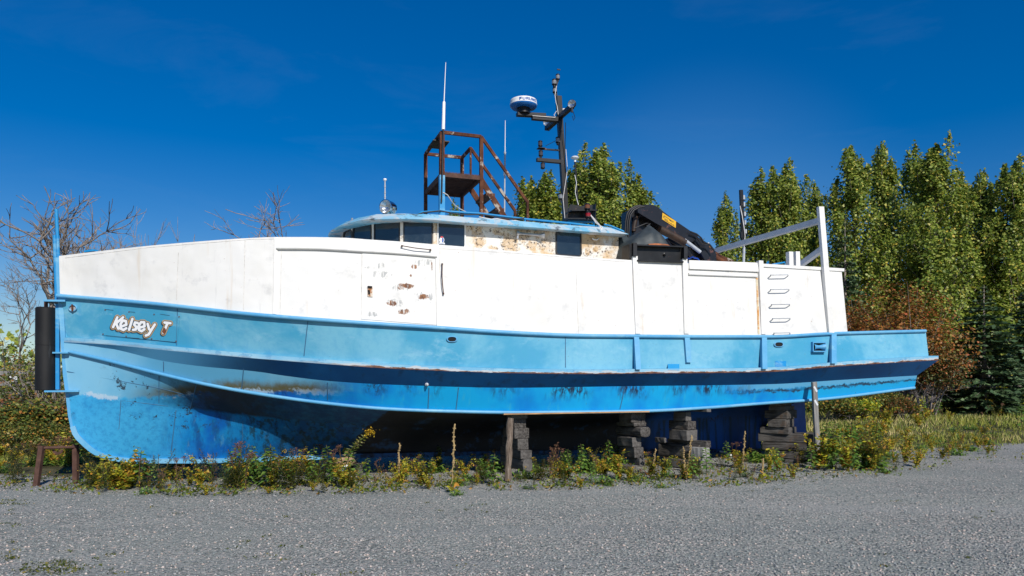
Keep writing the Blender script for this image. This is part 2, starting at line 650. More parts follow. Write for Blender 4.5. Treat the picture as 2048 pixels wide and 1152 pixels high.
# aft of midships the band between guard and chine is one bright blue, smeared black along its upper edge
side = n.mr(t, 1.001, 0.999, smooth=False)
aftside = n.m('MULTIPLY', side, n.mr(n.m('ADD', ux, n.m('MULTIPLY', wob, 1.0)), u_at(600, 780, 1.8), u_at(760, 790, 2.0)))
bright = n.mix(n.mr(n.noise(0.8, 4, 0.6), 0.38, 0.62), (0.0, 0.20, 0.58), (0.002, 0.33, 0.66))
bright = n.mix(n.mr(n.noise(1.0, 4, 0.65, stretch=(8, 8, 0.4)), 0.56, 0.70, 0, 0.5), bright, (0.03, 0.36, 0.56))
bright = n.mix(n.mr(ux, u_at(1500, 780, 2.25), u_at(1780, 770, 2.1)), bright, (0.01, 0.34, 0.66))
c = n.mix(aftside, c, bright)
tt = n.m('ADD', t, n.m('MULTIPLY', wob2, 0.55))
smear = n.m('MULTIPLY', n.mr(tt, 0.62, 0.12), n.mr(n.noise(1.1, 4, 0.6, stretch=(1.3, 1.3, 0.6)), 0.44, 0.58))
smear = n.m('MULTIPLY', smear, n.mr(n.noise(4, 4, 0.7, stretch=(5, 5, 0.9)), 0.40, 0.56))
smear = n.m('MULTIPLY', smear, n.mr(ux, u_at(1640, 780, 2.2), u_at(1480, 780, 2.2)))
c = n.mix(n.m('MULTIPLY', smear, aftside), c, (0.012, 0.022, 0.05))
aft2 = n.mr(ux, u_at(1430, 780, 2.25), u_at(1560, 780, 2.2))
c = n.mix(n.m('MULTIPLY', n.m('MULTIPLY', n.mr(tt, 0.34, 0.18), side), aft2), c, (0.10, 0.35, 0.57))
lin = n.m('MULTIPLY', n.mr(tt, 0.24, 0.31), n.mr(tt, 0.48, 0.40))
c = n.mix(n.m('MULTIPLY', n.m('MULTIPLY', n.m('MULTIPLY', lin, side), aft2), n.mr(n.noise(3, 4, 0.7, stretch=(1, 1, 6)), 0.36, 0.55, 0.2, 0.95)), c, (0.02, 0.035, 0.06))
# shade painted on the flat under the chine, then the black bottom paint
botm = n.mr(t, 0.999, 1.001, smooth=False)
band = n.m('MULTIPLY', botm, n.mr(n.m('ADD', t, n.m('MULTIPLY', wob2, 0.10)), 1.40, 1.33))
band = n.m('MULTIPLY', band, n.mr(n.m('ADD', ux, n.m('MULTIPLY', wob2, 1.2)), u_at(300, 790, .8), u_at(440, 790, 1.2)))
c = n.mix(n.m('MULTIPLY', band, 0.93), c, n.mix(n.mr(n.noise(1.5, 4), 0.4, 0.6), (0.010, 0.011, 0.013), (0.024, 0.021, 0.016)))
UE, UK = u_at(782, 815, 1.58), u_at(690, 905, 0.08)
thr = n.m('ADD', n.m('MULTIPLY', n.m('SUBTRACT', t, 1.0), UK - UE), UE)
blk = n.m('SUBTRACT', n.m('ADD', ux, n.m('MULTIPLY', wob2, 0.3)), thr)
black = n.m('MULTIPLY', botm, n.mr(blk, -0.03, 0.03))
black = n.m('MULTIPLY', black, n.mr(n.m('ADD', ux, wob), u_at(1340, 860, 0.1), u_at(1260, 860, 0.1)))
bcol = n.mix(n.mr(n.noise(2.2, 5, 0.7), 0.55, 0.68, 0, 0.8), (0.010, 0.011, 0.016), (0.02, 0.07, 0.17))
c = n.mix(black, c, bcol)
shade_blue = n.mix(n.mr(n.noise(2.2, 4, 0.65, stretch=(3, 3, 0.6)), 0.4, 0.65), (0.004, 0.065, 0.21), (0.012, 0.12, 0.30))  # darker bottom paint, deepened further for the shade below the chine
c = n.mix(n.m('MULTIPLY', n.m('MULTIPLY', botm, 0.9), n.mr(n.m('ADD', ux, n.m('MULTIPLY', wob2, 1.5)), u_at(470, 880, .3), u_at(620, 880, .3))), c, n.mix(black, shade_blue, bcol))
skegblue = n.mix(n.mr(n.noise(1.6, 4), 0.4, 0.65), (0.008, 0.085, 0.36), (0.006, 0.05, 0.20))
c = n.mix(n.m('MULTIPLY', botm, n.mr(n.m('ADD', ux, wob), u_at(1260, 860, 0.1), u_at(1340, 860, 0.1))), c, skegblue)
vst = n.m('MULTIPLY', n.mr(n.noise(1.2, 5, 0.7, stretch=(8, 8, 0.45)), 0.48, 0.60), n.m('MULTIPLY', n.mr(t, 1.33, 1.40), n.mr(n.m('ADD', ux, wob), u_at(400, 870, .2), u_at(520, 870, .3))))
c = n.mix(n.m('MULTIPLY', n.m('MULTIPLY', vst, n.m('SUBTRACT', 1.0, black)), 0.8), c, (0.012, 0.035, 0.040))
flk = n.m('MULTIPLY', n.mr(n.noise(5, 6, 0.8), 0.585, 0.60), n.mr(n.noise(0.9, 2), 0.5, 0.56))
c = n.mix(n.m('MULTIPLY', n.m('MULTIPLY', flk, botm), 0.9), c, (0.02, 0.03, 0.045))
c = n.mix(n.mr(n.noise(24, 2, 0.5), 0.74, 0.79, 0, 0.8), c, (0.10, 0.06, 0.04))
n.color(c)
n.bump(n.noise(2.0, 3, 0.5), 0.10, 0.06)
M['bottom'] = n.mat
M['rudder'] = simple('rudder_blue', (0.008, 0.07, 0.36), 0.5)

# roof: blue worn to grey
n = NT('worn_roof_blue', 0.5, 0.35)
c = n.mix(n.mr(n.noise(1.2, 4, 0.6), 0.38, 0.62), (0.13, 0.40, 0.58), (0.28, 0.49, 0.62))
c = n.mix(n.mr(n.noise(2.4, 5, 0.7, dist=0.7), 0.47, 0.53, 0, 0.85), c, (0.44, 0.50, 0.53))
c = n.mix(n.mr(n.noise(4.5, 5, 0.75, dist=0.6), 0.55, 0.63, 0, 0.85), c, (0.06, 0.07, 0.08))
n.color(c)
M['blue_roof'] = n.mat


def zs(lst, ox, oy, sc, b):
    out = []
    for (x, y, rx, ry) in lst:
        p = P(ox + x / sc, oy + y / sc, b)
        out.append((p[0], p[2], rx / sc * 0.0088, ry / sc * 0.0088))
    return out


M['white'] = white_paint('white_hull_paint')
M['white_door'] = white_paint('scraped_white_door', cream=False,
    rust=zs([(1500, 472, 62, 30), (1440, 492, 40, 18), (1690, 592, 46, 26), (1480, 755, 60, 24), (1345, 660, 44, 26), (1592, 262, 30, 22), (1555, 357, 9, 13), (1785, 255, 8, 45)], 540, 480, 5.389, 2.3),
    scuff=zs([(1210, 335, 95, 34), (1680, 215, 80, 40), (1232, 245, 30, 34), (1135, 780, 60, 22), (1765, 590, 26, 50), (1640, 590, 70, 40), (1430, 490, 70, 30), (1380, 650, 70, 40), (1110, 262, 70, 10)], 540, 480, 5.389, 2.3))
M['white_house'] = white_paint('rust_stained_white_wall', dirty=0.85, cream=True, stain=zs([(945, 450, 10, 12), (957, 470, 14, 24), (1000, 462, 20, 14), (1020, 484, 22, 20), (1045, 466, 16, 24), (1060, 490, 16, 10), (1075, 460, 10, 16), (1085, 492, 8, 12), (1176, 505, 6, 8), (1192, 498, 6, 6), (985, 496, 10, 5)], 0, 0, 1.0, 1.5))
M['white_trim'] = white_paint('white_trim_paint')
M['white_rusty'] = white_paint('white_post_paint', rust=zs([(470, 690, 10, 90), (480, 830, 16, 90), (487, 930, 8, 60)], 1536, 360, 4.0, 2.3))
M['seam'] = simple('weld_line', (0.045, 0.14, 0.26), 0.6)
M['seam_white'] = simple('plate_joint', (0.55, 0.52, 0.47), 0.6, 0.3)

n = NT('weathered_rust', 0.85, 0.2)
c = n.ramp(n.noise(6, 5, 0.7), [(0.3, (0.035, 0.014, 0.010)), (0.5, (0.085, 0.032, 0.018)), (0.7, (0.17, 0.065, 0.03))])
c = n.mix(n.mr(n.noise(3.3, 4, 0.7, stretch=(1.2, 1.2, 1.2)), 0.56, 0.64, 0, 0.85), c, (0.42, 0.38, 0.33))
n.color(c)
M['rust'] = n.mat
n = NT('brown_rusted_steel', 0.8, 0.25)
n.color(n.ramp(n.noise(9, 5, 0.65), [(0.3, (0.055, 0.028, 0.022)), (0.65, (0.115, 0.060, 0.045))]))
M['brown_steel'] = n.mat
n = NT('black_chipped_paint', 0.42, 0.4)
c = n.mix(n.mr(n.noise(3, 4), 0.4, 0.7), (0.005, 0.005, 0.006), (0.014, 0.015, 0.017))
c = n.mix(n.mr(n.noise(11, 4, 0.7), 0.63, 0.69, 0, 0.85), c, (0.16, 0.075, 0.045))
n.color(c)
M['black'] = n.mat
n = NT('black_crane_paint', 0.32, 0.5)
c = n.mix(n.mr(n.noise(2.5, 4), 0.4, 0.7), (0.006, 0.006, 0.009), (0.016, 0.016, 0.02))
c = n.mix(n.mr(n.noise(7, 5, 0.7), 0.60, 0.68, 0, 0.8), c, (0.14, 0.06, 0.045))
c = n.mix(n.mr(n.noise(3.1, 4, 0.7), 0.66, 0.72, 0, 0.7), c, (0.22, 0.10, 0.02))
n.color(c)
M['crane'] = n.mat
M['brown_arm'] = simple('rusty_brown_paint', (0.040, 0.019, 0.009), 0.6, 0.3, 7)
M['rubber'] = None
n = NT('black_rubber', 0.6, 0.35)
c = n.mix(n.mr(n.noise(2.0, 4, 0.6, stretch=(5, 5, 0.8)), 0.57, 0.68, 0, 0.5), (0.005, 0.005, 0.006), (0.08, 0.09, 0.10))
c = n.mix(n.mr(n.noise(1.5, 3), 0.4, 0.7), c, (0.010, 0.010, 0.011))
n.color(c)
M['rubber'] = n.mat
M['chrome'] = simple('chrome', (0.75, 0.76, 0.78), 0.12, 0.03, 5, metal=1.0)
M['reflector'] = simple('lamp_reflector', (0.55, 0.58, 0.62), 0.2, 0.1, 30, metal=0.8)
M['horn'] = simple('dull_chrome', (0.42, 0.42, 0.42), 0.3, 0.2, 6, metal=0.6)
M['grey_metal'] = simple('grey_metal', (0.40, 0.43, 0.47), 0.4, 0.1)
M['grey_beam'] = simple('grey_white_beam', (0.58, 0.60, 0.62), 0.45, 0.06, 4)
M['plastic_white'] = simple('white_plastic', (0.80, 0.80, 0.80), 0.35, 0.02)
M['plastic_blue'] = simple('blue_plastic', (0.008, 0.13, 0.42), 0.35, 0.06)
M['cable_w'] = simple('pale_cable', (0.62, 0.60, 0.58), 0.5)
M['cable_k'] = simple('black_cable', (0.012, 0.012, 0.013), 0.5)
M['letter_white'] = simple('letter_white', (0.80, 0.80, 0.80), 0.4, 0.05)
M['letter_tan'] = simple('letter_tan', (0.50, 0.32, 0.15), 0.45, 0.08)
M['letter_navy'] = simple('letter_navy', (0.02, 0.06, 0.10), 0.45, 0.08)
M['letter_blue'] = simple('letter_blue', (0.01, 0.09, 0.34), 0.45, 0.08)
M['letter_red'] = simple('letter_red', (0.45, 0.02, 0.03), 0.45, 0.08)
M['yellow'] = simple('yellow_sticker', (0.72, 0.40, 0.01), 0.45, 0.08)
M['tarp'] = simple('grey_tarpaulin', (0.035, 0.045, 0.048), 0.55, 0.14, 5, bump=0.15)
M['blue_tarp'] = simple('blue_tarpaulin', (0.01, 0.06, 0.36), 0.5)
M['orange'] = simple('orange_board', (0.42, 0.13, 0.04), 0.6, 0.2)
M['dark'] = simple('dark_inside', (0.006, 0.006, 0.007), 0.9)
M['hole_rust'] = simple('hole_rim', (0.09, 0.04, 0.03), 0.8)


def glass(name, col, rough=0.05, trans=0.0):
    n = NT(name, rough, 0.7)
    n.color(n.mix(n.mr(n.noise(9, 4, 0.7), 0.45, 0.75, 0, 0.35), col, tuple(min(1, x * 1.8 + 0.01) for x in col)))
    n.b.inputs['Roughness'].default_value = rough
    n.b.inputs['Transmission Weight'].default_value = trans
    return n.mat


n = NT('dusty_window_glass', 0.08, 0.55)
c = n.mix(n.mr(n.noise(3.0, 5, 0.7), 0.42, 0.75, 0, 0.8), (0.010, 0.018, 0.026), (0.032, 0.044, 0.052))
c = n.mix(n.mr(n.noise(55, 2, 0.5), 0.72, 0.78, 0, 0.6), c, (0.20, 0.22, 0.23))
n.color(c)
n.L(n.mr(n.noise(4, 4), 0.3, 0.7, 0.02, 0.10), n.b.inputs['Roughness'])
n.b.inputs['Specular IOR Level'].default_value = 1.0
n.bump(n.noise(1.3, 2), 0.05, 0.05)
M['glass'] = n.mat
M['lens_clear'] = glass('clear_lens', (0.20, 0.21, 0.22), 0.12)
M['lens_dark'] = glass('smoky_lens', (0.06, 0.05, 0.05), 0.1)
M['lens_amber'] = glass('amber_lens', (0.16, 0.055, 0.015), 0.1)
M['lens_red'] = glass('red_lens', (0.22, 0.006, 0.008), 0.1)

# ------------------------------------------------------------------ the boat
boat = empty('fishing_boat', (0, OY, GZ0), A)
tag(boat, 'beached white and light blue steel fishing boat propped on timber cribbing', 'boat')

yA = spline([118, 175, 325, 510, 552, 612, 687, 737, 799, 874, 937, 1022, 1174, 1260, 1365, 1513, 1683], [512, 505, 489, 475.5, 474, 474, 475.5, 479, 483, 489, 494, 502, 514.5, 520, 526, 533.5, 539.5])
yB = spline([116, 300, 510, 724, 875, 1024, 1171, 1268, 1400, 1536, 1661, 1851], [588.5, 604, 626.5, 643, 652.6, 662.5, 668.5, 669.4, 670.5, 670.5, 664.5, 659])
yC = spline([128, 214, 336, 512, 665, 772, 909, 1024, 1177, 1299, 1420, 1536, 1689, 1857, 1877], [684, 689, 701, 717, 729, 736.6, 742.7, 746.4, 748, 747, 746, 744, 732, 721.5, 720.5])
yD = spline([128, 153, 220, 327, 397, 512, 573, 665, 787, 1024, 1238, 1536, 1689, 1834], [686, 688, 697, 722, 732, 743, 752, 762.6, 769.6, 775.5, 772.6, 768.5, 759.5, 751])
yE = spline([128, 143, 214, 305, 397, 512, 665, 778, 909, 1024, 1177, 1293, 1421, 1536, 1637, 1829], [701, 704.5, 721, 744, 765.6, 787, 808, 818, 823, 825, 824, 822, 815, 806, 799, 775.5])
bA = spline([118, 160, 220, 300, 400, 550, 700, 874, 1100, 1683], [.05, .20, .48, .84, 1.20, 1.62, 1.88, 2.00, 2.05, 2.00])
bB = spline([116, 160, 220, 300, 400, 550, 700, 874, 1100, 1500, 1851], [.06, .20, .48, .85, 1.22, 1.67, 1.95, 2.08, 2.13, 2.15, 2.03])
bC = spline([128, 160, 214, 336, 512, 665, 772, 1024, 1300, 1689, 1877], [.06, .20, .46, .95, 1.50, 1.86, 2.03, 2.23, 2.32, 2.31, 2.19])
bD = spline([128, 153, 220, 327, 397, 512, 665, 787, 1024, 1536, 1834], [.05, .14, .40, .79, 1.00, 1.26, 1.60, 1.77, 1.97, 2.05, 1.92])
bE = spline([128, 143, 214, 305, 397, 512, 665, 778, 909, 1024, 1293, 1536, 1829], [.05, .10, .35, .64, .86, 1.07, 1.36, 1.58, 1.73, 1.83, 1.94, 1.95, 1.82])
kx = spline([128, 150, 158, 170, 185, 212, 245, 285, 400, 512, 665, 726, 1024, 1300, 1522], [129, 139, 142, 150, 165, 195, 232, 275, 397, 512, 665, 726, 1024, 1300, 1522])
ky = spline([128, 150, 158, 170, 185, 212, 245, 285, 400, 512, 665, 726, 1024, 1300, 1522], [711, 795, 831, 862, 880, 903, 914, 918, 918.5, 916, 910, 908, 902.5, 899, 898])
pw = spline([128, 300, 450, 600, 800, 1000, 1300, 1522], [1.0, 1.0, 1.12, 1.5, 2.5, 3.6, 7, 14])

NS = 170


def stations(x0, x1):
    s = np.linspace(0, 1, NS)
    s = 0.55 * s + 0.45 * s**1.7             # closer together at the bow
    return [x0 + (x1 - x0) * q for q in s]


def line(fy, fb, x0, x1, dy=0.0, db=0.0):
    return [P(x, fy(x) + dy, fb(x) + db) for x in stations(x0, x1)]


def flip(pts): return [Vector((p[0], -p[1], p[2])) for p in pts]


def strip_rows(a, b, k):
    return [[p.lerp(q, i / k) for p, q in zip(a, b)] for i in range(k + 1)]


def both(mb, rows):
    mb.grid(rows)
    mb.grid([flip(r_) for r_ in rows])


def close_end(mb, rows, i=-1):
    """flat plate between the port and starboard ends of a strip"""
    for r0, r1 in zip(rows[:-1], rows[1:]):
        a, b = r0[i], r1[i]
        mb.add([a, b, flip([b])[0], flip([a])[0]], [(0, 1, 2, 3)])


lA, lB = line(yA, bA, 118, 1683), line(yB, bB, 120, 1695)
lBb = line(yB, bB, 116, 1851)
lCi = line(yC, bC, 127, 1857, -10, -0.09)
lCt = line(yC, bC, 128, 1877, -9)
lC = line(yC, bC, 128, 1877)
lD = line(yD, bD, 128, 1834)
lE = line(yE, bE, 128, 1829)

# white upper works
mb = MB()
mb.sm = True
rows = strip_rows(lA, lB, 6)
both(mb, rows)
mb.sm = False
close_end(mb, rows)
deck = []
for k in range(9):
    q = 1 - 2 * k / 8
    deck.append([Vector((p[0], p[1] * q, p[2] + 0.10 * (1 - q * q) * min(1, abs(p[1])))) for p in lA])
mb.grid(deck)
topsides = mb.build('topsides', [M['white']], boat)

# blue side, guard and underwater body
hb = MB()
att = []


def hadd(rows, mi, t0=0.0, t1=0.0, smooth=True):
    hb.mi, hb.sm = mi, smooth
    for fl in (False, True):
        hb.grid([flip(r_) for r_ in rows] if fl else rows)
        for i, r_ in enumerate(rows):
            att.extend([t0 + (t1 - t0) * i / (len(rows) - 1)] * len(r_))


def hend(rows, mi, t0=0.0, i=-1):
    hb.mi, hb.sm = mi, False
    for r0, r1 in zip(rows[:-1], rows[1:]):
        a, b = r0[i], r1[i]
        hb.add([a, b, flip([b])[0], flip([a])[0]], [(0, 1, 2, 3)])
        att.extend([t0] * 4)


r1 = strip_rows(lBb, lCi, 4)
hadd(r1, 0)
hend(r1, 0)
r2 = strip_rows(lCi, lCt, 1)
hadd(r2, 0)
hend(r2, 0)
r3 = strip_rows(lCt, lC, 4)
hadd(r3, 1, 0, 1)
hend(r3, 1)
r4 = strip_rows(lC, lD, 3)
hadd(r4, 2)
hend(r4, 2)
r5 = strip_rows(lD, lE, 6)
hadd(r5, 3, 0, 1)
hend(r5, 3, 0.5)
# keel profile as height over station u, and the sections that reach down to it
prof_k = [P(x, y, 0.06) for x, y in ((275, 918), (397, 918.5), (512, 916), (665, 910), (726, 908), (1024, 902.5), (1300, 899), (1522, 898))]
pk_u, pk_z = [p[0] for p in prof_k], [p[2] for p in prof_k]
U_SKEG = pk_u[-1]
lo_, hi_ = 1300.0, 1829.0
for _ in range(40):
    md_ = (lo_ + hi_) / 2
    if P(md_, yE(md_), bE(md_))[0] < U_SKEG: lo_ = md_
    else: hi_ = md_
X_SKEG = lo_
sh0 = pk_u[0] - P(285, yE(285), bE(285))[0]
xs = sorted(stations(128, 1829) + [X_SKEG - 0.3, X_SKEG + 0.3])
lE6 = [P(x, yE(x), bE(x)) for x in xs]
QS = [0, .06, .12, .18, .24, .30, .345, .375, .42, .48, .55, .62, .70, .78, .86, .93, 1.0]
NK = len(QS) - 1
bF = spline([128, 243, 300, 400, 450, 493, 560, 726], [.05, .30, .35, .29, .36, .45, .56, .75])


def sec_b(x, q, bw, p_):
    """half breadth of the bottom: a flat under the chine, a knuckle, then the steep deadwood down to the keel"""
    smooth_ = (bw - 0.06) * (1 - q)**p_ + 0.06
    if x > 950: return smooth_
    kb = min(bF(x), .06 + (bw - .06) * .64) if x < 726 else .75
    if x < 243: kb = .06 + (bw - .06) * .64
    k_ = bw + (kb - bw) * q / .36 if q <= .36 else .06 + (kb - .06) * ((1 - q) / .64)**1.12
    w_ = min(1, max(0, (x - 726) / 224))
    return k_ + (smooth_ - k_) * w_


r6 = [[] for _ in range(NK + 1)]
for x, e in zip(xs, lE6):
    if x < 285:
        k = P(kx(x), ky(x), 0.06)
        p_ = pw(x)
        bw = bE(x)
    elif x <= X_SKEG:
        q = min(1, (x - 285) / 420)
        uk = e[0] + sh0 * (1 - q * q * (3 - 2 * q))
        k = Vector((uk, -0.06, float(np.interp(uk, pk_u, pk_z))))
        p_ = pw(x)
        bw = bE(x)
    else:
        k = Vector((e[0], -0.06, e[2] - 0.10))
        p_, bw = 1.0, bE(x)
    for i in range(NK + 1):
        q = QS[i]
        bb = sec_b(x, q, bw, p_) if x <= X_SKEG else (bw - 0.06) * (1 - q) + 0.06
        fr = q                                  # across the section the station slides from the chine to the keel
        r6[i].append(Vector((e[0] + (k[0] - e[0]) * fr, -bb, e[2] + (k[2] - e[2]) * q)))
hadd(r6, 3, 1, 2)
hend(r6, 3, 1.9)
hb.mi = 3
bk = r6[-1]
hb.grid([bk, flip(bk)])
att.extend([2.0] * (2 * len(bk)))
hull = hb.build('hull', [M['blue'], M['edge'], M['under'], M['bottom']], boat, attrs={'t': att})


def surf(px, py, off=0.0):
    """point on the port side at this place of the photograph, off metres proud of it"""
    if py < yB(px): a, b, c, d = yA(px), bA(px), yB(px), bB(px)
    elif py < yC(px) - 9: a, b, c, d = yB(px), bB(px), yC(px) - 10, bC(px) - 0.09
    elif py < yC(px): a, b, c, d = yC(px) - 9, bC(px), yC(px), bC(px)
    elif py < yD(px): a, b, c, d = yC(px), bC(px), yD(px), bD(px)
    elif py < yE(px): a, b, c, d = yD(px), bD(px), yE(px), bE(px)
    else:
        a, c = yE(px), max(ky(px), yE(px) + 4)
        q = min(max((py - a) / (c - a), 0), 1)
        return P(px, py, sec_b(px, q, bE(px), pw(px)) + off)
    q = (py - a) / (c - a + 1e-9)
    return P(px, py, b + (d - b) * q + off)


def path(pts, off, step=22):
    out = []
    for (x0, y0), (x1, y1) in zip(pts[:-1], pts[1:]):
        k = max(1, int(math.hypot(x1 - x0, y1 - y0) / step))
        for i in range(k): out.append(surf(x0 + (x1 - x0) * i / k, y0 + (y1 - y0) * i / k, off))
    out.append(surf(*pts[-1], off))
    return out


# rails along the hull
mb = MB()
p = [P(x, yB(x) + 3, bB(x) + 0.03) for x in stations(114, 1851)]
mb.tube(p, 0.034, 8)
mb.tube(flip(p), 0.034, 8)
e0, e1 = p[-1], flip([p[-1]])[0]
mb.tube([e0, e1], 0.034, 8)
split_build(mb, 'rub_rail', M['blue_trim'], hull)
mb = MB()
p = [P(x, yE(x), bE(x) + 0.035) for x in stations(141, 1829)]
mb.tube(p, 0.030, 8)
mb.tube(flip(p), 0.030, 8)
split_build(mb, 'chine_rail', M['blue_trim'], hull)
mb = MB()
mb.mi = 0
p = [Vector((q[0], 0, q[2] - 0.035)) for q in r6[-1][6:]]
p = [q for i, q in enumerate(p) if xs[i + 6] <= X_SKEG]
mb.tube(p, 0.001, 4)
mb = MB()
up = []
for i, q in enumerate(p):
    a, b = p[max(0, i - 1)], p[min(len(p) - 1, i + 1)]
    d = (b - a).normalized()
    nrm = Vector((-d[2], 0, d[0]))
    up.append([q + nrm * 0.045 + Vector((0, -0.10, 0)), q + nrm * 0.045 + Vector((0, 0.10, 0)), q - nrm * 0.035 + Vector((0, 0.10, 0)), q - nrm * 0.035 + Vector((0, -0.10, 0))])
mb.grid(up, close=True)
mb.add(up[0], [(0, 1, 2, 3)])
mb.add(up[-1], [(3, 2, 1, 0)])
n = NT('keel_bar_paint', 0.5, 0.3)  # aft part coloured dark to carry the shade under the hull
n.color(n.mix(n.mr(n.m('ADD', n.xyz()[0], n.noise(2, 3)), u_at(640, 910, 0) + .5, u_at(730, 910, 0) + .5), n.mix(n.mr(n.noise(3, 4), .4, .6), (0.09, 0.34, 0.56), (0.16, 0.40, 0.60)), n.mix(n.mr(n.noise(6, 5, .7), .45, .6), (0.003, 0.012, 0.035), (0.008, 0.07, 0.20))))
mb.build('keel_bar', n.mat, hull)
mb = MB()
stem = [P(118, 516, 0), P(119, 560, 0), P(121, 587, 0), P(125, 640, 0), P(128.5, 700, 0), P(132, 750, 0), P(138, 795, 0), P(142, 831, 0), P(149, 862, 0)]
for a, b in zip(stem[:-1], stem[1:]): mb.bar(a, b, 0.10, 0.07, (1, 0, 0))
mb.build('stem', M['blue_trim'], hull)
mb = MB()
for pts in ([(134, 743), (318, 776), (386, 793)], [(327, 723), (327, 743)], [(318, 752), (318, 806)], [(393, 768), (380, 820)], [(143, 789), (243, 801), (336, 812)],
            [(242, 801), (240, 830)], [(146, 819), (240, 830)], [(240, 830), (238, 858)], [(155, 850), (238, 858)], [(203, 857), (199, 894)], [(352, 820), (342, 905)], [(486, 840), (484, 905)],
            [(616, 640), (608, 712)], [(355, 615), (353, 690)], [(1131, 672), (1131, 735)], [(655, 765), (655, 800)], [(487, 738), (483, 780)], [(858, 775), (856, 818)], [(917, 775), (912, 820)], [(1250, 775), (1240, 818)]):
    mb.tube(path(pts, 0.004), 0.0075, 5)
split_build(mb, 'weld_seam', M['seam'], hull)
# vertical stiffeners on the blue side carry on as posts above
mb = MB()
for (x0, y0, x1, y1) in ((1274, 739, 1270, 674), (1375, 725, 1371, 674), (1526, 738, 1525, 674), (1664, 727, 1664, 668)):
    mb.prism([surf(x0 - 5, y0, -0.01), surf(x0 + 5, y0, -0.01), surf(x1 + 5, y1, -0.01), surf(x1 - 5, y1, -0.01)], (0, -0.06, 0))
split_build(mb, 'side_stiffener', M['blue_trim'], hull)
for nm, (x, y, w, h_) in {'a': (904, 678.5, 11, 6), 'b': (1558, 689, 10, 5.5)}.items():
    mb = MB()
    c0 = surf(x, y, 0.0)
    ring = []
    for rr, off in ((1.0, 0.0), (1.0, 0.02), (0.80, 0.025), (0.74, 0.012)):
        ring.append([surf(x + w * rr * math.copysign(abs(math.cos(t_))**0.75, math.cos(t_)), y + h_ * rr * math.copysign(abs(math.sin(t_))**0.9, math.sin(t_)), off) for t_ in np.linspace(0, 2 * math.pi, 25)[:-1]])
    mb.sm = True
    mb.grid(ring, close=True)
    mb.sm = False
    mb.mi = 1
    mb.add(ring[-1], [tuple(range(24))])
    mb.build('scupper', [M['blue_trim'], M['dark']], hull)
# eye at the bow
mb = MB()
ring = []
for rr, off in ((1.0, 0.0), (1.0, 0.03), (0.72, 0.035), (0.68, 0.012)):
    ring.append([surf(145 + 9 * rr * math.cos(t_), 616 + 7.5 * rr * math.sin(t_), off) for t_ in np.linspace(0, 2 * math.pi, 21)[:-1]])
mb.sm = True
mb.grid(ring, close=True)
mb.sm = False
mb.mi = 1
mb.add(ring[-1], [tuple(range(20))])
mb.mi = 2
mb.prism([surf(143, 609, .02), surf(146.5, 609, .02), surf(147, 623, .02), surf(143.5, 623, .02)], (0, -0.03, 0))
mb.build('hawse_eye', [M['blue_trim'], M['grey_metal'], M['rust']], hull)
# roller fairlead aft
mb = MB()
mb.prism([surf(1624, 685, 0.003), surf(1650, 685, 0.003), surf(1650, 704, 0.003), surf(1624, 704, 0.003)], (0, -0.006, 0))
mb.mi = 1
mb.bar(surf(1624, 685, .03), surf(1650, 685, .03), 0.06, 0.025)
mb.bar(surf(1624, 703, .04), surf(1650, 703, .04), 0.08, 0.025)
for xx in (1624.5, 1649.5): mb.bar(surf(xx, 685, .03), surf(xx, 703, .03), 0.02, 0.06, (0, 1, 0))
ax = (surf(1648, 694, .03) - surf(1626, 694, .03))
mb.lathe(surf(1626, 694, .03), [(0.065, 0), (0.045, ax.length * .25), (0.035, ax.length * .5), (0.045, ax.length * .75), (0.065, ax.length)], ax, 14)
mb.build('roller_fairlead', [M['dark'], M['blue_trim']], hull)
mb = MB()
for (x, y, w, h_) in ((1347, 735, 11.5, 7), (1561, 729, 11, 7)):
    mb.prism([surf(x - w, y - h_, 0.002), surf(x + w, y - h_, 0.002), surf(x + w, y + h_ - 2, 0.002), surf(x - w, y + h_ - 2, 0.002)], (0, -0.004, 0))
split_build(mb, 'paint_patch', M['blue_bright'], hull)
mb = MB()
mb.lathe(surf(853, 769, 0.0), [(0.03, -0.01), (0.03, 0.03), (0.018, 0.04), (0.018, 0.07), (0.0001, 0.075)], (0, -1, 0), 12)
mb.build('anode_bolt', M['grey_metal'], hull)
# rudder
mb = MB()
mb.prism([P(1574, 792, .06), P(1609, 792, .06), P(1613, 869, .06), P(1577, 869, .06)], (0, 0.12, 0))
mb.build('rudder', M['rudder'], boat)

# ---- doors, rails and handles of the white side
mb = MB()
rows = [[surf(x0 + (x1 - x0) * i / 8, ya + (yb_ - ya) * i / 8, 0.009) for i in range(9)] for x0, x1, ya, yb_ in ((724.5, 872, 505, 513.5), (724, 873, 549, 559), (723.2, 874, 594, 605), (722.5, 875, 638, 650))]
mb.grid(rows)
edge_ = rows[0] + [r_[-1] for r_ in rows[1:]] + rows[-1][-2::-1] + [r_[0] for r_ in rows[-2:0:-1]]
mb.grid([edge_, [p + Vector((0, 0.02, 0)) for p in edge_]], close=True)
mb.build('loading_door', M['white_door'], topsides)
mb = MB()
xs_ = np.linspace(553, 874, 16)
fr = spline([553, 620, 725, 800, 874], [496.5, 497, 502.5, 507, 513.5])
mb.tube([surf(x, fr(x) - 1, 0.02) for x in xs_], 0.030, 8)
mb.build('door_track', M['white_trim'], topsides)
mb = MB()
for (x0, y0, x1, y1) in ((552, 476, 549, 628), (873.5, 513, 876, 652)):
    mb.bar(surf(x0, y0, 0.01), surf(x1, y1, 0.01), 0.03, 0.05, (1, 0, 0))
split_build(mb, 'door_jamb', M['white_trim'], topsides)
mb = MB()
mb.tube([surf(x, 548 + (x - 1377) * 0.037, 0.015) for x in np.linspace(1377, 1514, 6)], 0.024, 8)
mb.build('door_track', M['white_trim'], topsides)
mb = MB()
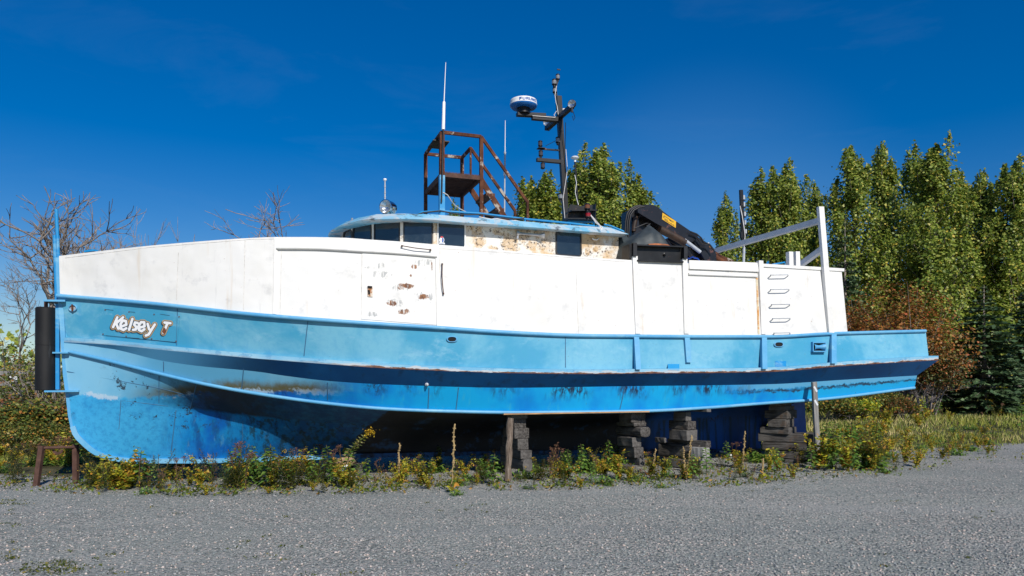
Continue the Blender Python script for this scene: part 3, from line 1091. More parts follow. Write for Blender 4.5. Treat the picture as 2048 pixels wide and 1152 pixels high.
mb.prism([surf(1511.5, 556, 0.002), surf(1515.5, 556, 0.002), surf(1519, 668, 0.002), surf(1515.5, 668, 0.002)], (0, -0.006, 0))
n = NT('rust_run', 0.7)
n.color(n.mix(n.mr(n.noise(4, 4, 0.7), 0.4, 0.6), (0.62, 0.55, 0.40), (0.55, 0.24, 0.04)))
mb.build('rusty_door_edge', n.mat, topsides)
mb = MB()
for pts in ([(357, 505), (353, 600)], [(490, 480), (487, 620)], [(563, 500), (560, 628)], [(724, 503), (722, 640)], [(880, 497), (879, 545)], [(1152, 535), (1157, 668)], [(130, 516), (300, 495), (500, 479), (552, 478)], [(878, 497), (1022, 506), (1250, 524)]):
    mb.tube(path(pts, 0.0), 0.0035, 4)
split_build(mb, 'plate_joint', M['seam_white'], topsides)
mb = MB()
mb.mi = 0
mb.tube([surf(804, 491.5, .05), surf(830, 496, .06), surf(861, 499.5, .05)], 0.008, 6)
for x, y in ((804, 491.5), (861, 499.5)): mb.bar(surf(x, y, 0), surf(x, y, .05), 0.025)
mb.build('grab_handle', M['brown_steel'], topsides)
mb = MB()
mb.tube([surf(884.5, 528, .04), surf(884, 552, .06), surf(885, 570, .06), surf(887, 587, .04)], 0.009, 6)
for x, y in ((884.5, 528), (887, 587)): mb.bar(surf(x, y, 0), surf(x, y, .045), 0.025)
mb.build('grab_handle', M['brown_steel'], topsides)
mb = MB()
mb.prism([surf(735, 573, .012), surf(745, 573.5, .012), surf(745, 594, .012), surf(735, 593, .012)], (0, -0.012, 0))
mb.mi = 1
mb.prism([surf(735, 572, .024), surf(744, 572.5, .024), surf(744, 576, .024), surf(735, 575.5, .024)], (0, -0.02, 0))
mb.bar(surf(737.5, 580, .03), surf(738.5, 588, .03), 0.03, 0.02, (0, 1, 0))
n = NT('rusty_latch_plate', 0.7)
n.color(n.mix(n.mr(n.noise(14, 4, 0.7), 0.42, 0.58), (0.62, 0.55, 0.46), (0.36, 0.14, 0.04)))
mb.build('door_latch', [n.mat, M['dark']], topsides)
for (x0, x1, y) in ((1541, 1576, 552), (1541, 1578, 581), (1543, 1579, 611), (1545, 1580, 639), (1548, 1580, 668)):
    mb = MB()
    a0, a1 = surf(x0, y, .0), surf(x1, y, .0)
    mb.tube([a0, surf(x0, y - 2, .085), surf(x0 + 2, y - 2, .10), surf(x1 - 2, y - 2.5, .10), surf(x1, y - 2.5, .085), a1], 0.0095, 6)
    mb.build('ladder_rung', M['grey_metal'], topsides)
mb = MB()
mb.bar(P(1520, 531, 1.99), P(1685, 540.5, 1.97), 0.10, 0.06)
mb.build('deck_lip', M['white_trim'], topsides)
mb = MB()
mb.prism([surf(1376, 521, -.03), surf(1513, 526, -.03), surf(1515, 544, .0), surf(1377, 538, .0)], (0, -0.04, 0))
mb.build('coaming', M['white_trim'], topsides)
for pts in ([(1274, 668, 2.115), (1268, 513, 2.03)], [(1371, 668, 2.12), (1367.5, 519, 2.03)], [(1524.5, 669, 2.12), (1519.5, 522, 2.02)]):
    mb = MB()
    mb.bar(P(*pts[0]), P(*pts[1]), 0.09, 0.10, (1, 0, 0))
    mb.build('side_post', M['white_trim'], topsides)

# ---- lettering: strokes with a width, filled as one flat shape per layer
def stroke_fill(segs, width, bounds, cell):
    """polygons of all places nearer than width to the strokes (2-D)"""
    x0, y0, x1, y1 = bounds
    nx, ny = int((x1 - x0) / cell) + 2, int((y1 - y0) / cell) + 2
    gx = x0 + np.arange(nx) * cell
    gy = y0 + np.arange(ny) * cell
    XX, YY = np.meshgrid(gx, gy, indexing='ij')
    d = np.full(XX.shape, 1e9)
    for (ax, ay, bx, by) in segs:
        vx, vy = bx - ax, by - ay
        q = np.clip(((XX - ax) * vx + (YY - ay) * vy) / (vx * vx + vy * vy + 1e-9), 0, 1)
        d = np.minimum(d, np.hypot(XX - ax - q * vx, YY - ay - q * vy))
    d -= width
    polys = []
    for i in range(nx - 1):
        for j in range(ny - 1):
            c = [(i, j), (i + 1, j), (i + 1, j + 1), (i, j + 1)]
            dv = [d[k] for k in c]
            if min(dv) >= 0: continue
            out = []
            for k in range(4):
                a, b = c[k], c[(k + 1) % 4]
                da, db = dv[k], dv[(k + 1) % 4]
                if da < 0: out.append((gx[a[0]], gy[a[1]]))
                if (da < 0) != (db < 0):
                    q = da / (da - db)
                    out.append((gx[a[0]] + (gx[b[0]] - gx[a[0]]) * q, gy[a[1]] + (gy[b[1]] - gy[a[1]]) * q))
            if len(out) > 2: polys.append(out)
    return polys


def polyline_segs(strokes):
    return [(a[0], a[1], b[0], b[1]) for s in strokes for a, b in zip(s[:-1], s[1:])]


NAME = [[(897, 298), (858, 388)], [(950, 298), (888, 352)], [(884, 348), (906, 402)],
        [(936, 382), (980, 366), (976, 332), (950, 327), (927, 358), (927, 402), (954, 415), (979, 398)],
        [(1036, 312), (1005, 412)],
        [(1084, 350), (1060, 345), (1052, 366), (1072, 386), (1066, 411), (1042, 413)],
        [(1102, 393), (1148, 380), (1144, 343), (1116, 342), (1094, 376), (1096, 414), (1120, 426), (1147, 408)],
        [(1176, 358), (1190, 408)], [(1242, 364), (1212, 412), (1186, 455), (1160, 466)],
        [(1332, 346), (1386, 352)], [(1360, 350), (1322, 442)]]
segs = polyline_segs(NAME)


def zp(x, y): return 40 + x / 4.608, 570 + y / 4.608


plate = [(780, 222), (1475, 288), (1445, 530), (757, 460)]
mb = MB()
rows = []
for j in range(5):
    r_ = []
    for i in range(13):
        a = (plate[0][0] + (plate[1][0] - plate[0][0]) * i / 12, plate[0][1] + (plate[1][1] - plate[0][1]) * i / 12)
        b = (plate[3][0] + (plate[2][0] - plate[3][0]) * i / 12, plate[3][1] + (plate[2][1] - plate[3][1]) * i / 12)
        x, y = zp(a[0] + (b[0] - a[0]) * j / 4, a[1] + (b[1] - a[1]) * j / 4)
        r_.append(surf(x, y, 0.010))
    rows.append(r_)
mb.grid(rows)
edge_ = rows[0] + [r_[-1] for r_ in rows[1:]] + rows[-1][-2::-1] + [r_[0] for r_ in rows[-2:0:-1]]
mb.grid([edge_, [p + Vector((0, 0.02, 0)) for p in edge_]], close=True)
mb.mi = 1
for (x, y) in ((785, 229), (1005, 247), (1236, 270), (1466, 292), (1438, 518), (1213, 495), (978, 472), (765, 452)):
    mb.lathe(surf(*zp(x, y), 0.014), [(0.011, -0.002), (0.011, 0.004), (0.0001, 0.005)], (0, -1, 0), 8)
mb.mi = 2
for (a, b) in (((790, 465), (1440, 528)), ((785, 224), (860, 232)), ((1010, 246), (1060, 251)), ((1290, 268), (1380, 280)), ((975, 482), (1100, 492))):
    mb.tube([surf(*zp(*a), 0.016), surf(*zp((a[0] + b[0]) / 2, (a[1] + b[1]) / 2), 0.016), surf(*zp(*b), 0.016)], 0.0022, 4)
n = NT('name_plate_blue', 0.45)
n.color(n.mix(n.mr(n.noise(2, 4), .4, .6), (0.16, 0.40, 0.64), (0.20, 0.44, 0.66)))
npl = mb.build('name_plate', [M['blue'], M['hole_rust'], M['brown_arm']], boat)
lm = NT('rusted_letter_white', 0.45)
rp = surf(*zp(1330, 422), 0)
lm.color(lm.mix(lm.spots([(rp[0], rp[2], 0.028, 0.055)], 0.25, 40), (0.80, 0.80, 0.81), (0.20, 0.06, 0.02)))
for nm, w, mat, off, sh in (('letter_shadow', 25, M['letter_navy'], 0.0165, (-8, 7)), ('letter_outline', 24.5, M['letter_tan'], 0.019, (0, 0)), ('letter_gap', 17.0, M['letter_navy'], 0.0215, (0, 0)), ('letters', 11.6, lm.mat, 0.024, (0, 0))):
    mb = MB()
    for poly in stroke_fill(segs, w, (800, 240, 1440, 510), 5.0):
        mb.add([surf(*zp(x + sh[0], y + sh[1]), off) for x, y in poly], [tuple(range(len(poly)))])
    mb.build(nm, mat, npl)

# ---- bow roller, its brackets and the blue posts at the stem
mb = MB()
top, bot = P(92, 615, 0), P(91, 781, 0)
ln = (top - bot).length
r_ = 0.152
prof = [(0.001, 0), (r_ - .01, 0), (r_, 0.012), (r_, ln * .535), (r_ - .004, ln * .538), (r_ - .004, ln * .542), (r_, ln * .545), (r_, ln - .015), (r_ - .015, ln), (0.001, ln)]
mb.lathe(bot, prof, top - bot, 32)
mb.mi = 1
mb.lathe(top, [(0.03, 0), (0.03, 0.09), (0.001, 0.09)], (0, 0, 1), 10)
mb.build('bow_roller', [M['rubber'], M['brown_steel']], boat)
mb = MB()
mb.bar(P(92, 603, 0), P(135, 603.5, 0.0), 0.34, 0.03)
mb.bar(P(112, 706, 0), P(143, 706, 0.05), 0.26, 0.025)
mb.bar(P(94, 782.5, 0), P(162, 782, 0.0), 0.36, 0.028)
split_build(mb, 'roller_bracket', M['blue_trim'], boat)
mb = MB()
mb.bar(P(116, 608, 0), P(116, 779, 0), 0.09, 0.055, (1, 0, 0))
mb.tube([P(113.5, 600, .02), P(109, 470.5, .02)], 0.031, 8)
mb.tube([P(118.5, 560, 0), P(115.5, 490, 0), P(112.5, 418, 0)], 0.029, 8)
mb.bar(P(117.5, 510, 0), P(120, 588, 0), 0.03, 0.04, (1, 0, 0))
split_build(mb, 'stem_post', M['blue_bright'], boat)
mb = MB()
mb.bar(P(172, 503.5, .1), P(192, 501, .2), 0.10, 0.03)
mb.build('bow_cleat', M['blue_bright'], boat)

# ---- pilothouse
WALL = [(684, 0.0), (688, .2), (706, .6), (746, 1.05), (805, 1.38), (868, 1.5), (1237, 1.5)]
wu = [(P(px, 450, b)[0], b) for px, b in WALL]


def wall_pt(px, py, off=0.0):
    """point on the port wall of the pilothouse"""
    for i in range(len(WALL) - 1):
        if px <= WALL[i + 1][0] or i == len(WALL) - 2: break
    (u0, b0), (u1, b1) = wu[i], wu[i + 1]
    lo, hi = -1.0, 2.0
    for _ in range(50):
        k = (lo + hi) / 2
        if proj(u0 + (u1 - u0) * k, b0 + (b1 - b0) * k) < px: lo = k
        else: hi = k
    b = b0 + (b1 - b0) * k
    nrm = Vector((-(b1 - b0), -(u1 - u0), 0)).normalized()
    p = P(px, py, b)
    return p + nrm * off


ph = MB()
ring_p = [Lp(u, b, 0) for u, b in wu]
ring = [Vector((p[0], -p[1], 0)) for p in reversed(ring_p[1:])] + ring_p       # starboard aft ... bow ... port aft
ZE = P(876, 442.5, 1.75)[2]                    # lower edge of the eave
ZF = P(870, 429.5, 1.6)[2]                     # upper edge of its fascia
ZB, ZT = 2.9, ZE + 0.03
ph.grid([[Vector((p[0], p[1], z)) for p in ring] for z in (ZB, 3.4, 4.0, ZT)])
ph.mi = 1
a, b = ring[0], ring[-1]
ph.add([(a[0], a[1], ZB), (b[0], b[1], ZB), (b[0], b[1], ZT), (a[0], a[1], ZT)], [(0, 1, 2, 3)])  # dark sheet stands for the shade in the open aft end
house = ph.build('pilothouse', [M['white_house'], M['dark']], boat)
# roof: overhanging eave with a sloped fascia
EAVE = [(657, 0.0), (661, .25), (676, .70), (700, 1.10), (735, 1.45), (790, 1.66), (868, 1.75), (1258, 1.75)]
eu = [(P(px, 450, b)[0], b) for px, b in EAVE]


def eave_ring(ins, z):
    pts = []
    for i, (u, b) in enumerate(eu):
        k = i / (len(eu) - 1)
        pts.append(Lp(u + (ins * 1.1 if i < 6 else (-ins * 2.2 if i == len(eu) - 1 else 0)), max(0, b - ins) if i else 0, z))
    return [Vector((p[0], -p[1], p[2])) for p in reversed(pts[1:])] + pts


def fine(r_):
    out = []
    for p, q in zip(r_[:-1], r_[1:]):
        k = 6 if (q - p).length > 1.5 else 2
        out += [p.lerp(q, i / k) for i in range(k)]
    return out + [r_[-1]]


mb = MB()
rings = [fine(eave_ring(i_, z)) for i_, z in ((0.26, ZE + .02), (0.02, ZE), (0.0, ZE + .015), (0.15, ZF), (0.8, ZF + .10), (1.6, ZF + .14))]
random.seed(3)
for r_ in rings[1:4]:
    for p in r_: p[2] += random.uniform(-.006, .006)
mb.grid(rings)
for k in range(len(rings) - 1):
    mb.add([rings[k][0], rings[k][-1], rings[k + 1][-1], rings[k + 1][0]], [(0, 1, 2, 3)])
roof = mb.build('roof', M['blue_roof'], house)
mb = MB()
rp_ = [(838, 428, 1.45), (843, 424.5, 1.5), (880, 422, 1.5), (960, 427, 1.5), (1050, 438, 1.5), (1140, 446.5, 1.5), (1200, 453.5, 1.45), (1226, 458, 1.4), (1240, 464, 1.4)]
mb.tube([P(*q) for q in rp_], 0.020, 6)
mb.tube([P(1208, 449, 1.3), P(1222, 452, 1.3), P(1252, 465, 1.35)], 0.018, 6)
for q in rp_[1:-1:1]:
    t_ = P(*q)
    mb.tube([t_, Vector((t_[0], t_[1], ZF - .02))], 0.014, 6)
mb.build('roof_rail', M['blue_bright'], house)
mb = MB()
cp = [P(836, 429, 1.5), P(848, 425, 1.52)] + [P(x, 423.5 + (x - 880) * 0.093 + 2 * math.sin(x * .07), 1.53) for x in range(880, 1060, 14)]
mb.tube(cp, 0.012, 5)
split_build(mb, 'roof_cable', M['cable_k'], house)
mb = MB()
cp = [P(958 + i * 12, 434 + i * 1.2 + (i % 3), 1.55) for i in range(12)]
mb.tube(cp, 0.010, 5)
mb.tube([P(1181, 430, 1.3), P(1192, 446, 1.5), P(1205, 455, 1.62), P(1201, 464, 1.7), P(1188, 467, 1.62), P(1172, 466.5, 1.54)], 0.014, 5)
mb.tube([P(1183, 432, 1.28), P(1198, 449, 1.52), P(1203, 460, 1.68), P(1192, 468.5, 1.64), P(1178, 468, 1.54)], 0.012, 5)
split_build(mb, 'roof_cable', M['cable_w'], house)
mb = MB()
mb.tube([wall_pt(1184, 477, .01), wall_pt(1187, 480, .03), wall_pt(1192, 480.5, .03), wall_pt(1197, 477, .01)], 0.012, 5)
mb.build('small_handle', M['plastic_white'], house)


def rounded(corn, grow, rad, k=5):
    """rounded four-sided outline in photograph coordinates (TL, TR, BR, BL)"""
    cx, cy = sum(c[0] for c in corn) / 4, sum(c[1] for c in corn) / 4
    cs = [(c[0] + math.copysign(grow, c[0] - cx), c[1] + math.copysign(grow, c[1] - cy)) for c in corn]
    out = []
    for i in range(4):
        p, a, b = cs[i], cs[i - 1], cs[(i + 1) % 4]
        la, lb = math.dist(p, a), math.dist(p, b)
        rr = min(rad, la * .45, lb * .45)
        s = (p[0] + (a[0] - p[0]) * rr / la, p[1] + (a[1] - p[1]) * rr / la)
        e = (p[0] + (b[0] - p[0]) * rr / lb, p[1] + (b[1] - p[1]) * rr / lb)
        for j in range(k + 1):
            t_ = j / k
            out.append(((1 - t_)**2 * s[0] + 2 * t_ * (1 - t_) * p[0] + t_**2 * e[0], (1 - t_)**2 * s[1] + 2 * t_ * (1 - t_) * p[1] + t_**2 * e[1]))
    return out


WINS = [([(877, 443.5), (928, 445), (928, 495), (877, 492)], 'w'), ([(809.5, 441.5), (862.5, 442), (862.5, 490), (809.5, 487)], 'k'),
        ([(751.5, 445), (798, 442), (798, 488), (751.5, 484)], 'k'), ([(710, 453), (741.5, 447.5), (742, 482), (709, 478)], 'k'),
        ([(690.5, 466), (703, 459.5), (703, 480), (690, 480)], 'k'), ([(1114, 462), (1159, 463.5), (1160, 511.5), (1113.5, 507.5)], 'k')]
for corn, kind in WINS:
    for mir in (False, True):
        f_ = (lambda p: Vector((p[0], -p[1], p[2]))) if mir else (lambda p: p)
        mb = MB()
        o1, i1 = rounded(corn, 3.0, 9), rounded(corn, -0.5, 6)
        g = [[f_(wall_pt(x, y, 0.0)) for x, y in o1], [f_(wall_pt(x, y, 0.022)) for x, y in o1], [f_(wall_pt(x, y, 0.022)) for x, y in i1], [f_(wall_pt(x, y, 0.004)) for x, y in i1]]
        mb.grid(g, close=True)
        fr_ = mb.build('window', M['white_trim'] if kind == 'w' else M['cable_k'], house)
        mb = MB()
        mb.add([f_(wall_pt(x, y, 0.010)) for x, y in i1], [tuple(range(len(i1)))])
        mb.build('pane', M['glass'], fr_, fix=False)
# mullion covers between the front windows
mb = MB()
for x, w in ((870, 3.2), (803, 3.5), (746, 3.4), (706, 1.8)):
    mb.prism([wall_pt(x - w, 436, .018), wall_pt(x + w, 436, .018), wall_pt(x + w, 505, .018), wall_pt(x - w, 505, .018)], (0, 0.02, 0))
split_build(mb, 'mullion', M['white_house'], house)
# crest sticker on the window beside the door
mb = MB()


def disc(cx, cy, rx, ry, off, a0=0, a1=360, k=14):
    mb.add([wall_pt(cx + rx * math.cos(R(t_)), cy - ry * math.sin(R(t_)), off) for t_ in np.linspace(a0, a1, k)], [tuple(range(k))])


mb.mi = 0
disc(883.2, 480.5, 5.0, 6.2, 0.013)
mb.add([wall_pt(x, y, .013) for x, y in ((878, 485.2), (889, 485.8), (889.5, 488.8), (878, 488))], [(0, 1, 2, 3)])
mb.mi = 1
disc(883.6, 480.5, 3.6, 4.8, 0.015, -90, 90)
mb.mi = 2
disc(883.2, 474.5, 2.8, 1.8, 0.015)
disc(882.2, 480.5, 1.4, 1.8, 0.015, 90, 270)
mb.mi = 1
mb.add([wall_pt(x, y, .0145) for x, y in ((879, 486.6), (888.4, 487.1), (888.4, 487.7), (879, 487.2))], [(0, 1, 2, 3)])
mb.build('window_sticker', [M['letter_white'], M['letter_blue'], M['letter_red']], house, fix=False)
# trumpet horn
mb = MB()
a, b = wall_pt(1033, 468, .07), wall_pt(1084, 473, .09)
L_ = (b - a).length
mb.lathe(a, [(0.001, -0.02), (.045, -.02), (.05, 0), (.045, .02), (.022, .03), (.020, L_ * .6), (.028, L_ * .82), (.05, L_ * .95), (.062, L_), (.045, L_ - .01), (.001, L_ - .06)], b - a, 16)
for q in (0.08, 0.8):
    c_ = a.lerp(b, q)
    mb.bar(c_, c_ + Vector((0, .09, 0)), .02)
mb.bar(a + Vector((0, 0, -.03)), a + Vector((-.01, 0, -.1)), .03)
mb.build('horn', M['horn'], house)
# searchlight on the roof
mb = MB()
ax = Vector((-0.62, -0.72, -0.02)).normalized()
c_ = P(777, 415, 0.95)
mb.lathe(c_, [(.001, -.15), (.07, -.145), (.108, -.11), (.118, -.05), (.118, .09), (.124, .095), (.124, .11), (.112, .112)], ax, 28)
mb.mi = 1
mb.lathe(c_, [(.112, .108), (.085, .07), (.05, .035), (.001, .02)], ax, 28)
mb.mi = 0
side = ax.cross(Vector((0, 0, 1))).normalized()
for s_ in (-1, 1): mb.bar(c_ + side * (.125 * s_), c_ + side * (.10 * s_) + Vector((0, 0, -.16)), .012, .035, ax)
mb.lathe(Vector((c_[0], c_[1], ZF)), [(.06, 0), (.06, .03), (.025, .04), (.025, c_[2] - ZF - .11)], (0, 0, 1), 14)
mb.build('searchlight', [M['chrome'], M['reflector']], house)
mb = MB()
b_ = P(770, 430, 0.8)
t_ = P(770, 361, 0.8)
mb.tube([b_, b_.lerp(t_, .35), b_.lerp(t_, .36), t_], [.016, .016, .012, .012], 8)
for q in (0.5, 0.62, .8): mb.lathe(b_.lerp(t_, q), [(.017, 0), (.017, .03)], (0, 0, 1), 8)
mb.mi = 1
mb.lathe(t_, [(.001, -.01), (.022, -.005), (.032, .015), (.030, .03), (.001, .035)], (0, 0, 1), 14)
mb.build('small_antenna', [M['grey_metal'], M['plastic_white']], house)

# ---- rusty lookout platform with its stair
tw = empty('lookout_platform')
tw.parent = boat
u0, u1 = P(883.5, 300, 1.2)[0], P(962.5, 300, 1.2)[0]
b0, b1 = 1.2, -0.12
ZR, ZP_, ZT_ = ZF + .02, P(883.5, 349, 1.2)[2], P(883.5, 264.5, 1.2)[2]
uS = u0 + (u1 - u0) * 0.97
for (u, b, zt, mats, sp) in ((u0, b0, ZT_, 'rust', 1), (u0, b1, ZT_, 'rust', 0), (u1, b0, ZT_, 'rust', 0), (u1, b1, ZT_, 'rust', 0)):
    mb = MB()
    if sp:
        mb.bar(Lp(u, b, ZP_ - .03), Lp(u, b, zt), .085, .085, (1, 0, 0))
        mb.mi = 1
        mb.bar(Lp(u, b, ZR - .05), Lp(u, b, ZP_ - .02), .095, .095, (1, 0, 0))
    else:
        mb.bar(Lp(u, b, ZR - .05), Lp(u, b, zt), .062, .062, (1, 0, 0))
    mb.build('post', [M['rust'], M['blue_bright']], tw)
mb = MB()
for a, b in ((Lp(u0, b0, ZT_), Lp(u1, b0, ZT_)), (Lp(u0, b0, ZT_), Lp(u0, b1, ZT_)), (Lp(u0, b1, ZT_), Lp(u1, b1, ZT_)), (Lp(u1, b1, ZT_), Lp(u1, b1 + .62, ZT_))):
    mb.bar(a, b, .045, .055)
mb.bar(Lp(u1, b1 + .62, ZT_), Lp(u1, b1 + .62, ZP_), .035, .035, (1, 0, 0))
split_build(mb, 'guard_rail', M['rust'], tw)
mb = MB()
for a, b in ((Lp(u0, b0, ZP_), Lp(u1, b0, ZP_)), (Lp(u0, b0, ZP_), Lp(u0, b1, ZP_)), (Lp(u0, b1, ZP_), Lp(u1, b1, ZP_)), (Lp(u1, b0, ZP_), Lp(u1, b1, ZP_))):
    mb.bar(a, b, .035, .075)
mb.mi = 0
for k in range(46):
    b = b0 + (b1 - b0) * (k + .5) / 46
    mb.bar(Lp(u0 + .02, b, ZP_ + .03), Lp(u1 - .02, b, ZP_ + .03), .006, .035)
for k in range(16):
    u = u0 + (u1 - u0) * (k + .5) / 16
    mb.bar(Lp(u, b0 - .02, ZP_ + .033), Lp(u, b1 + .02, ZP_ + .033), .009, .03)
for k in range(26):
    u = u0 + .03 + (u1 - u0 - .06) * k / 25
    mb.prism([Lp(u - .008, b0 + .012, ZP_ + .04), Lp(u + .008, b0 + .012, ZP_ + .04), Lp(u, b0 + .012, ZP_ + .065)], (0, .01, 0))
mb.build('grating', M['brown_steel'], tw)
mb = MB()
uE, zE = u1 + 0.83, ZR
for b in (b0 - .02, b1 + .62):
    mb.bar(Lp(u1, b, ZP_ - .02), Lp(u1 + .56, b, ZR - .03), .03, .10)
for b, ut in ((b0, ZT_), (b1 + .62, ZT_)):
    mb.bar(Lp(u1, b, ut), Lp(uE + .06, b, ZR + .43), .040, .050)
    mb.bar(Lp(uE + .06, b, ZR + .45), Lp(uE + .06, b, ZR - .04), .042, .042, (1, 0, 0))
split_build(mb, 'stair_frame', M['rust'], tw)
mb = MB()
for k in (0.32, 0.64):
    u, z = u1 + .56 * k, ZP_ - .02 + (ZR - ZP_) * k
    mb.box(Lp(u, (b0 + b1 + .62) / 2, z), (.17, b0 - b1 - .64, .045))
split_build(mb, 'stair_tread', M['brown_steel'], tw)
mb = MB()
mb.box(Lp(u0 + .06, b0 - .50, ZT_ - .06), (.30, .46, .02))
mb.bar(Lp(u0 - .02, b0 - .3, ZT_ - .05), Lp(u0 - .02, b0 - .7, ZT_ - .05), .04, .03)
mb.build('shelf', M['black'], tw)
# whip antennas
mb = MB()
bz = P(883, 405, 1.27)
q0, q1, q2 = P(886.5, 259, 1.27), P(888, 205, 1.27), P(891.5, 125, 1.27)
mb.tube([bz, q0], .014, 8)
mb.mi = 1
mb.tube([q0, q1, q1 + Vector((.0, 0, .015))], [.030, .026, .02], 10)
mb.mi = 2
mb.tube([q1, q2], [.010, .005], 6)
mb.build('whip_antenna', [M['cable_k'], M['plastic_white'], M['plastic_white']], boat)
mb = MB()
q = [P(1009, 425, -.9), P(1009.5, 351, -.9), P(1009.5, 340, -.9), P(1010, 307, -.9), P(1010.5, 241, -.9)]
mb.tube([q[0], q[1]], .017, 8)
mb.tube([q[2], q[3]], .020, 8)
mb.tube([q[3], q[3] + Vector((0, 0, .03))], .026, 8)
mb.mi = 1
mb.tube([q[1], q[2]], .030, 8)
mb.tube([q[3], q[4]], [.010, .006], 6)
mb.build('whip_antenna', [M['grey_metal'], M['plastic_white']], boat)
mb = MB()
cb = [P(886, 385, 1.25)] + [P(x, y, 1.25 - i * .12) for i, (x, y) in enumerate(((895, 390), (902, 401), (910, 411), (920, 418), (932, 424), (942, 429)))]
mb.tube(cb, .010, 5)
mb.build('antenna_cable', M['cable_w'], boat)

# ---- mast with radar, lamps and spreaders
mt = MB()
mb_, mt_ = P(1132, 446, 0.3), P(1117, 193, 0.3)
mt.bar(mb_, mt_, .10, .10, (1, 0, 0))
mt.bar(P(1113.5, 200, .3), P(1110.5, 166, .3), .035, .03, (1, 0, 0))
mt.bar(P(1111, 176, .3), P(1115, 163, .3), .03)
mast = mt.build('mast', M['black'], boat)


def at_mast(py, b=0.3):
    k = (py - 446) / (193 - 446)
    return P(1132 + (1117 - 1132) * k, py, b)


mb = MB()
ax0 = at_mast(240)
arm = P(1064, 235, .3)
mb.bar(ax0, arm, .10, .085)
mb.bar(P(1090, 231.5, .3), P(1034, 228.5, .3), .12, .065)
c1 = at_mast(236)
mb.bar(c1 + Lp(0.0, .62, .02), c1 + Lp(0, -.72, .02), .085, .085)
mb.bar(P(1124, 324, .3), P(1073.5, 319.5, .3), .085, .065)
mb.bar(P(1122, 301, .3), P(1078, 297.5, .3), .035, .028)
mb.box(P(1082, 297, .3), (.14, .14, .012))
mb.bar(at_mast(165) + Vector((.02, 0, .25)), at_mast(165) + Vector((.02, 0, .27)), .07, .02)
split_build(mb, 'spreader', M['black'], mast)


def lamp(c, r, h, lens, up=1, name='navigation_lamp', parent=None):
    m_ = MB()
    z = Vector((0, 0, up))
    m_.sm = True
    m_.lathe(c, [(.001, 0), (r * .55, 0), (r * .55, h * .22), (r, h * .26), (r, h * .36)], z, 16)
    m_.mi = 1
    m_.lathe(c, [(r * .92, h * .36), (r * .97, h * .58), (r * .92, h * .80)], z, 16)
    m_.mi = 0
    m_.lathe(c, [(r, h * .80), (r, h * .90), (r * .6, h), (.001, h)], z, 16)
    return m_.build(name, [M['black'], lens], parent or mast)


lamp(P(1115.5, 163, .3), .042, .15, M['lens_clear'])
lamp(P(1108.5, 174, .3), .048, .16, M['lens_clear'])
lamp(P(1109.5, 189, .3), .044, .14, M['lens_clear'])
lamp(P(1115.5, 290, .36), .045, .16, M['lens_clear'])
lamp(P(1080.5, 296.5, .3), .045, .15, M['lens_dark'])
lamp(P(1081.5, 316, .3), .045, .15, M['lens_dark'])
lamp(P(1085.5, 323, .3), .045, .15, M['lens_dark'], -1)
lamp(P(1121, 403, .4), .045, .17, M['lens_clear'])
for (px, py, b) in ((1144, 208, 1.0), (1094, 244.5, -.32)):
    mb = MB()
    c_ = P(px, py, b)
    ax = Vector((-.72, -.68, -.1)).normalized()
    mb.lathe(c_, [(.001, -.09), (.05, -.08), (.075, -.03), (.08, .02), (.074, .025)], ax, 20)
    mb.mi = 1
    mb.lathe(c_, [(.074, .022), (.05, -.005), (.001, -.02)], ax, 20)
    mb.mi = 0
    mb.bar(c_ + Vector((0, 0, -.06)), c_ + Vector((.0, 0, -.16)), .03)
    mb.build('spotlight', [M['black'], M['reflector']], mast)
mb = MB()
mb.lathe(P(1128, 228, .1), [(.02, -.03), (.03, 0), (.05, .05), (.055, .09), (.045, .1), (.001, .1)], (0, 0, 1), 14)
mb.build('deck_speaker', M['plastic_white'], mast)
mb = MB()
mb.tube([at_mast(440) + Vector((-.05, -.07, 0)), at_mast(400) + Vector((-.07, -.08, 0)), at_mast(340) + Vector((.07, -.07, 0)), at_mast(300) + Vector((.06, -.07, 0))], .0075, 5)
mb.tube([at_mast(232) + Vector((-.06, -.07, 0)), at_mast(215) + Vector((-.07, -.06, 0)), P(1112, 205, .36), P(1110, 190, .36), P(1113, 172, .34)], .0075, 5)
mb.tube([P(1111, 235, .36), P(1108, 230, .36), P(1113, 222, .36)], .007, 5)
mb.tube([P(1065, 231.5, .36), P(1110, 235, .36)], .008, 5)
split_build(mb, 'mast_cable', M['cable_w'], mast)
mb = MB()
mb.tube([P(1131, 245, .5), P(1131, 262, .5), P(1130, 300, .4), P(1131, 345, .36)], .007, 4)
mb.tube([P(1091, 292, .32), P(1112, 281, .34)], .005, 4)
mb.tube([P(1146, 222, 1.0), P(1150, 235, 1.0), P(1147, 241, 1.0), P(1145, 232, 1.0)], .007, 4)
mb.tube([P(1091, 257, -.3), P(1098, 262, -.3), P(1106, 254, -.2), P(1113, 248, .1)], .007, 4)
split_build(mb, 'mast_cable', M['cable_k'], mast)
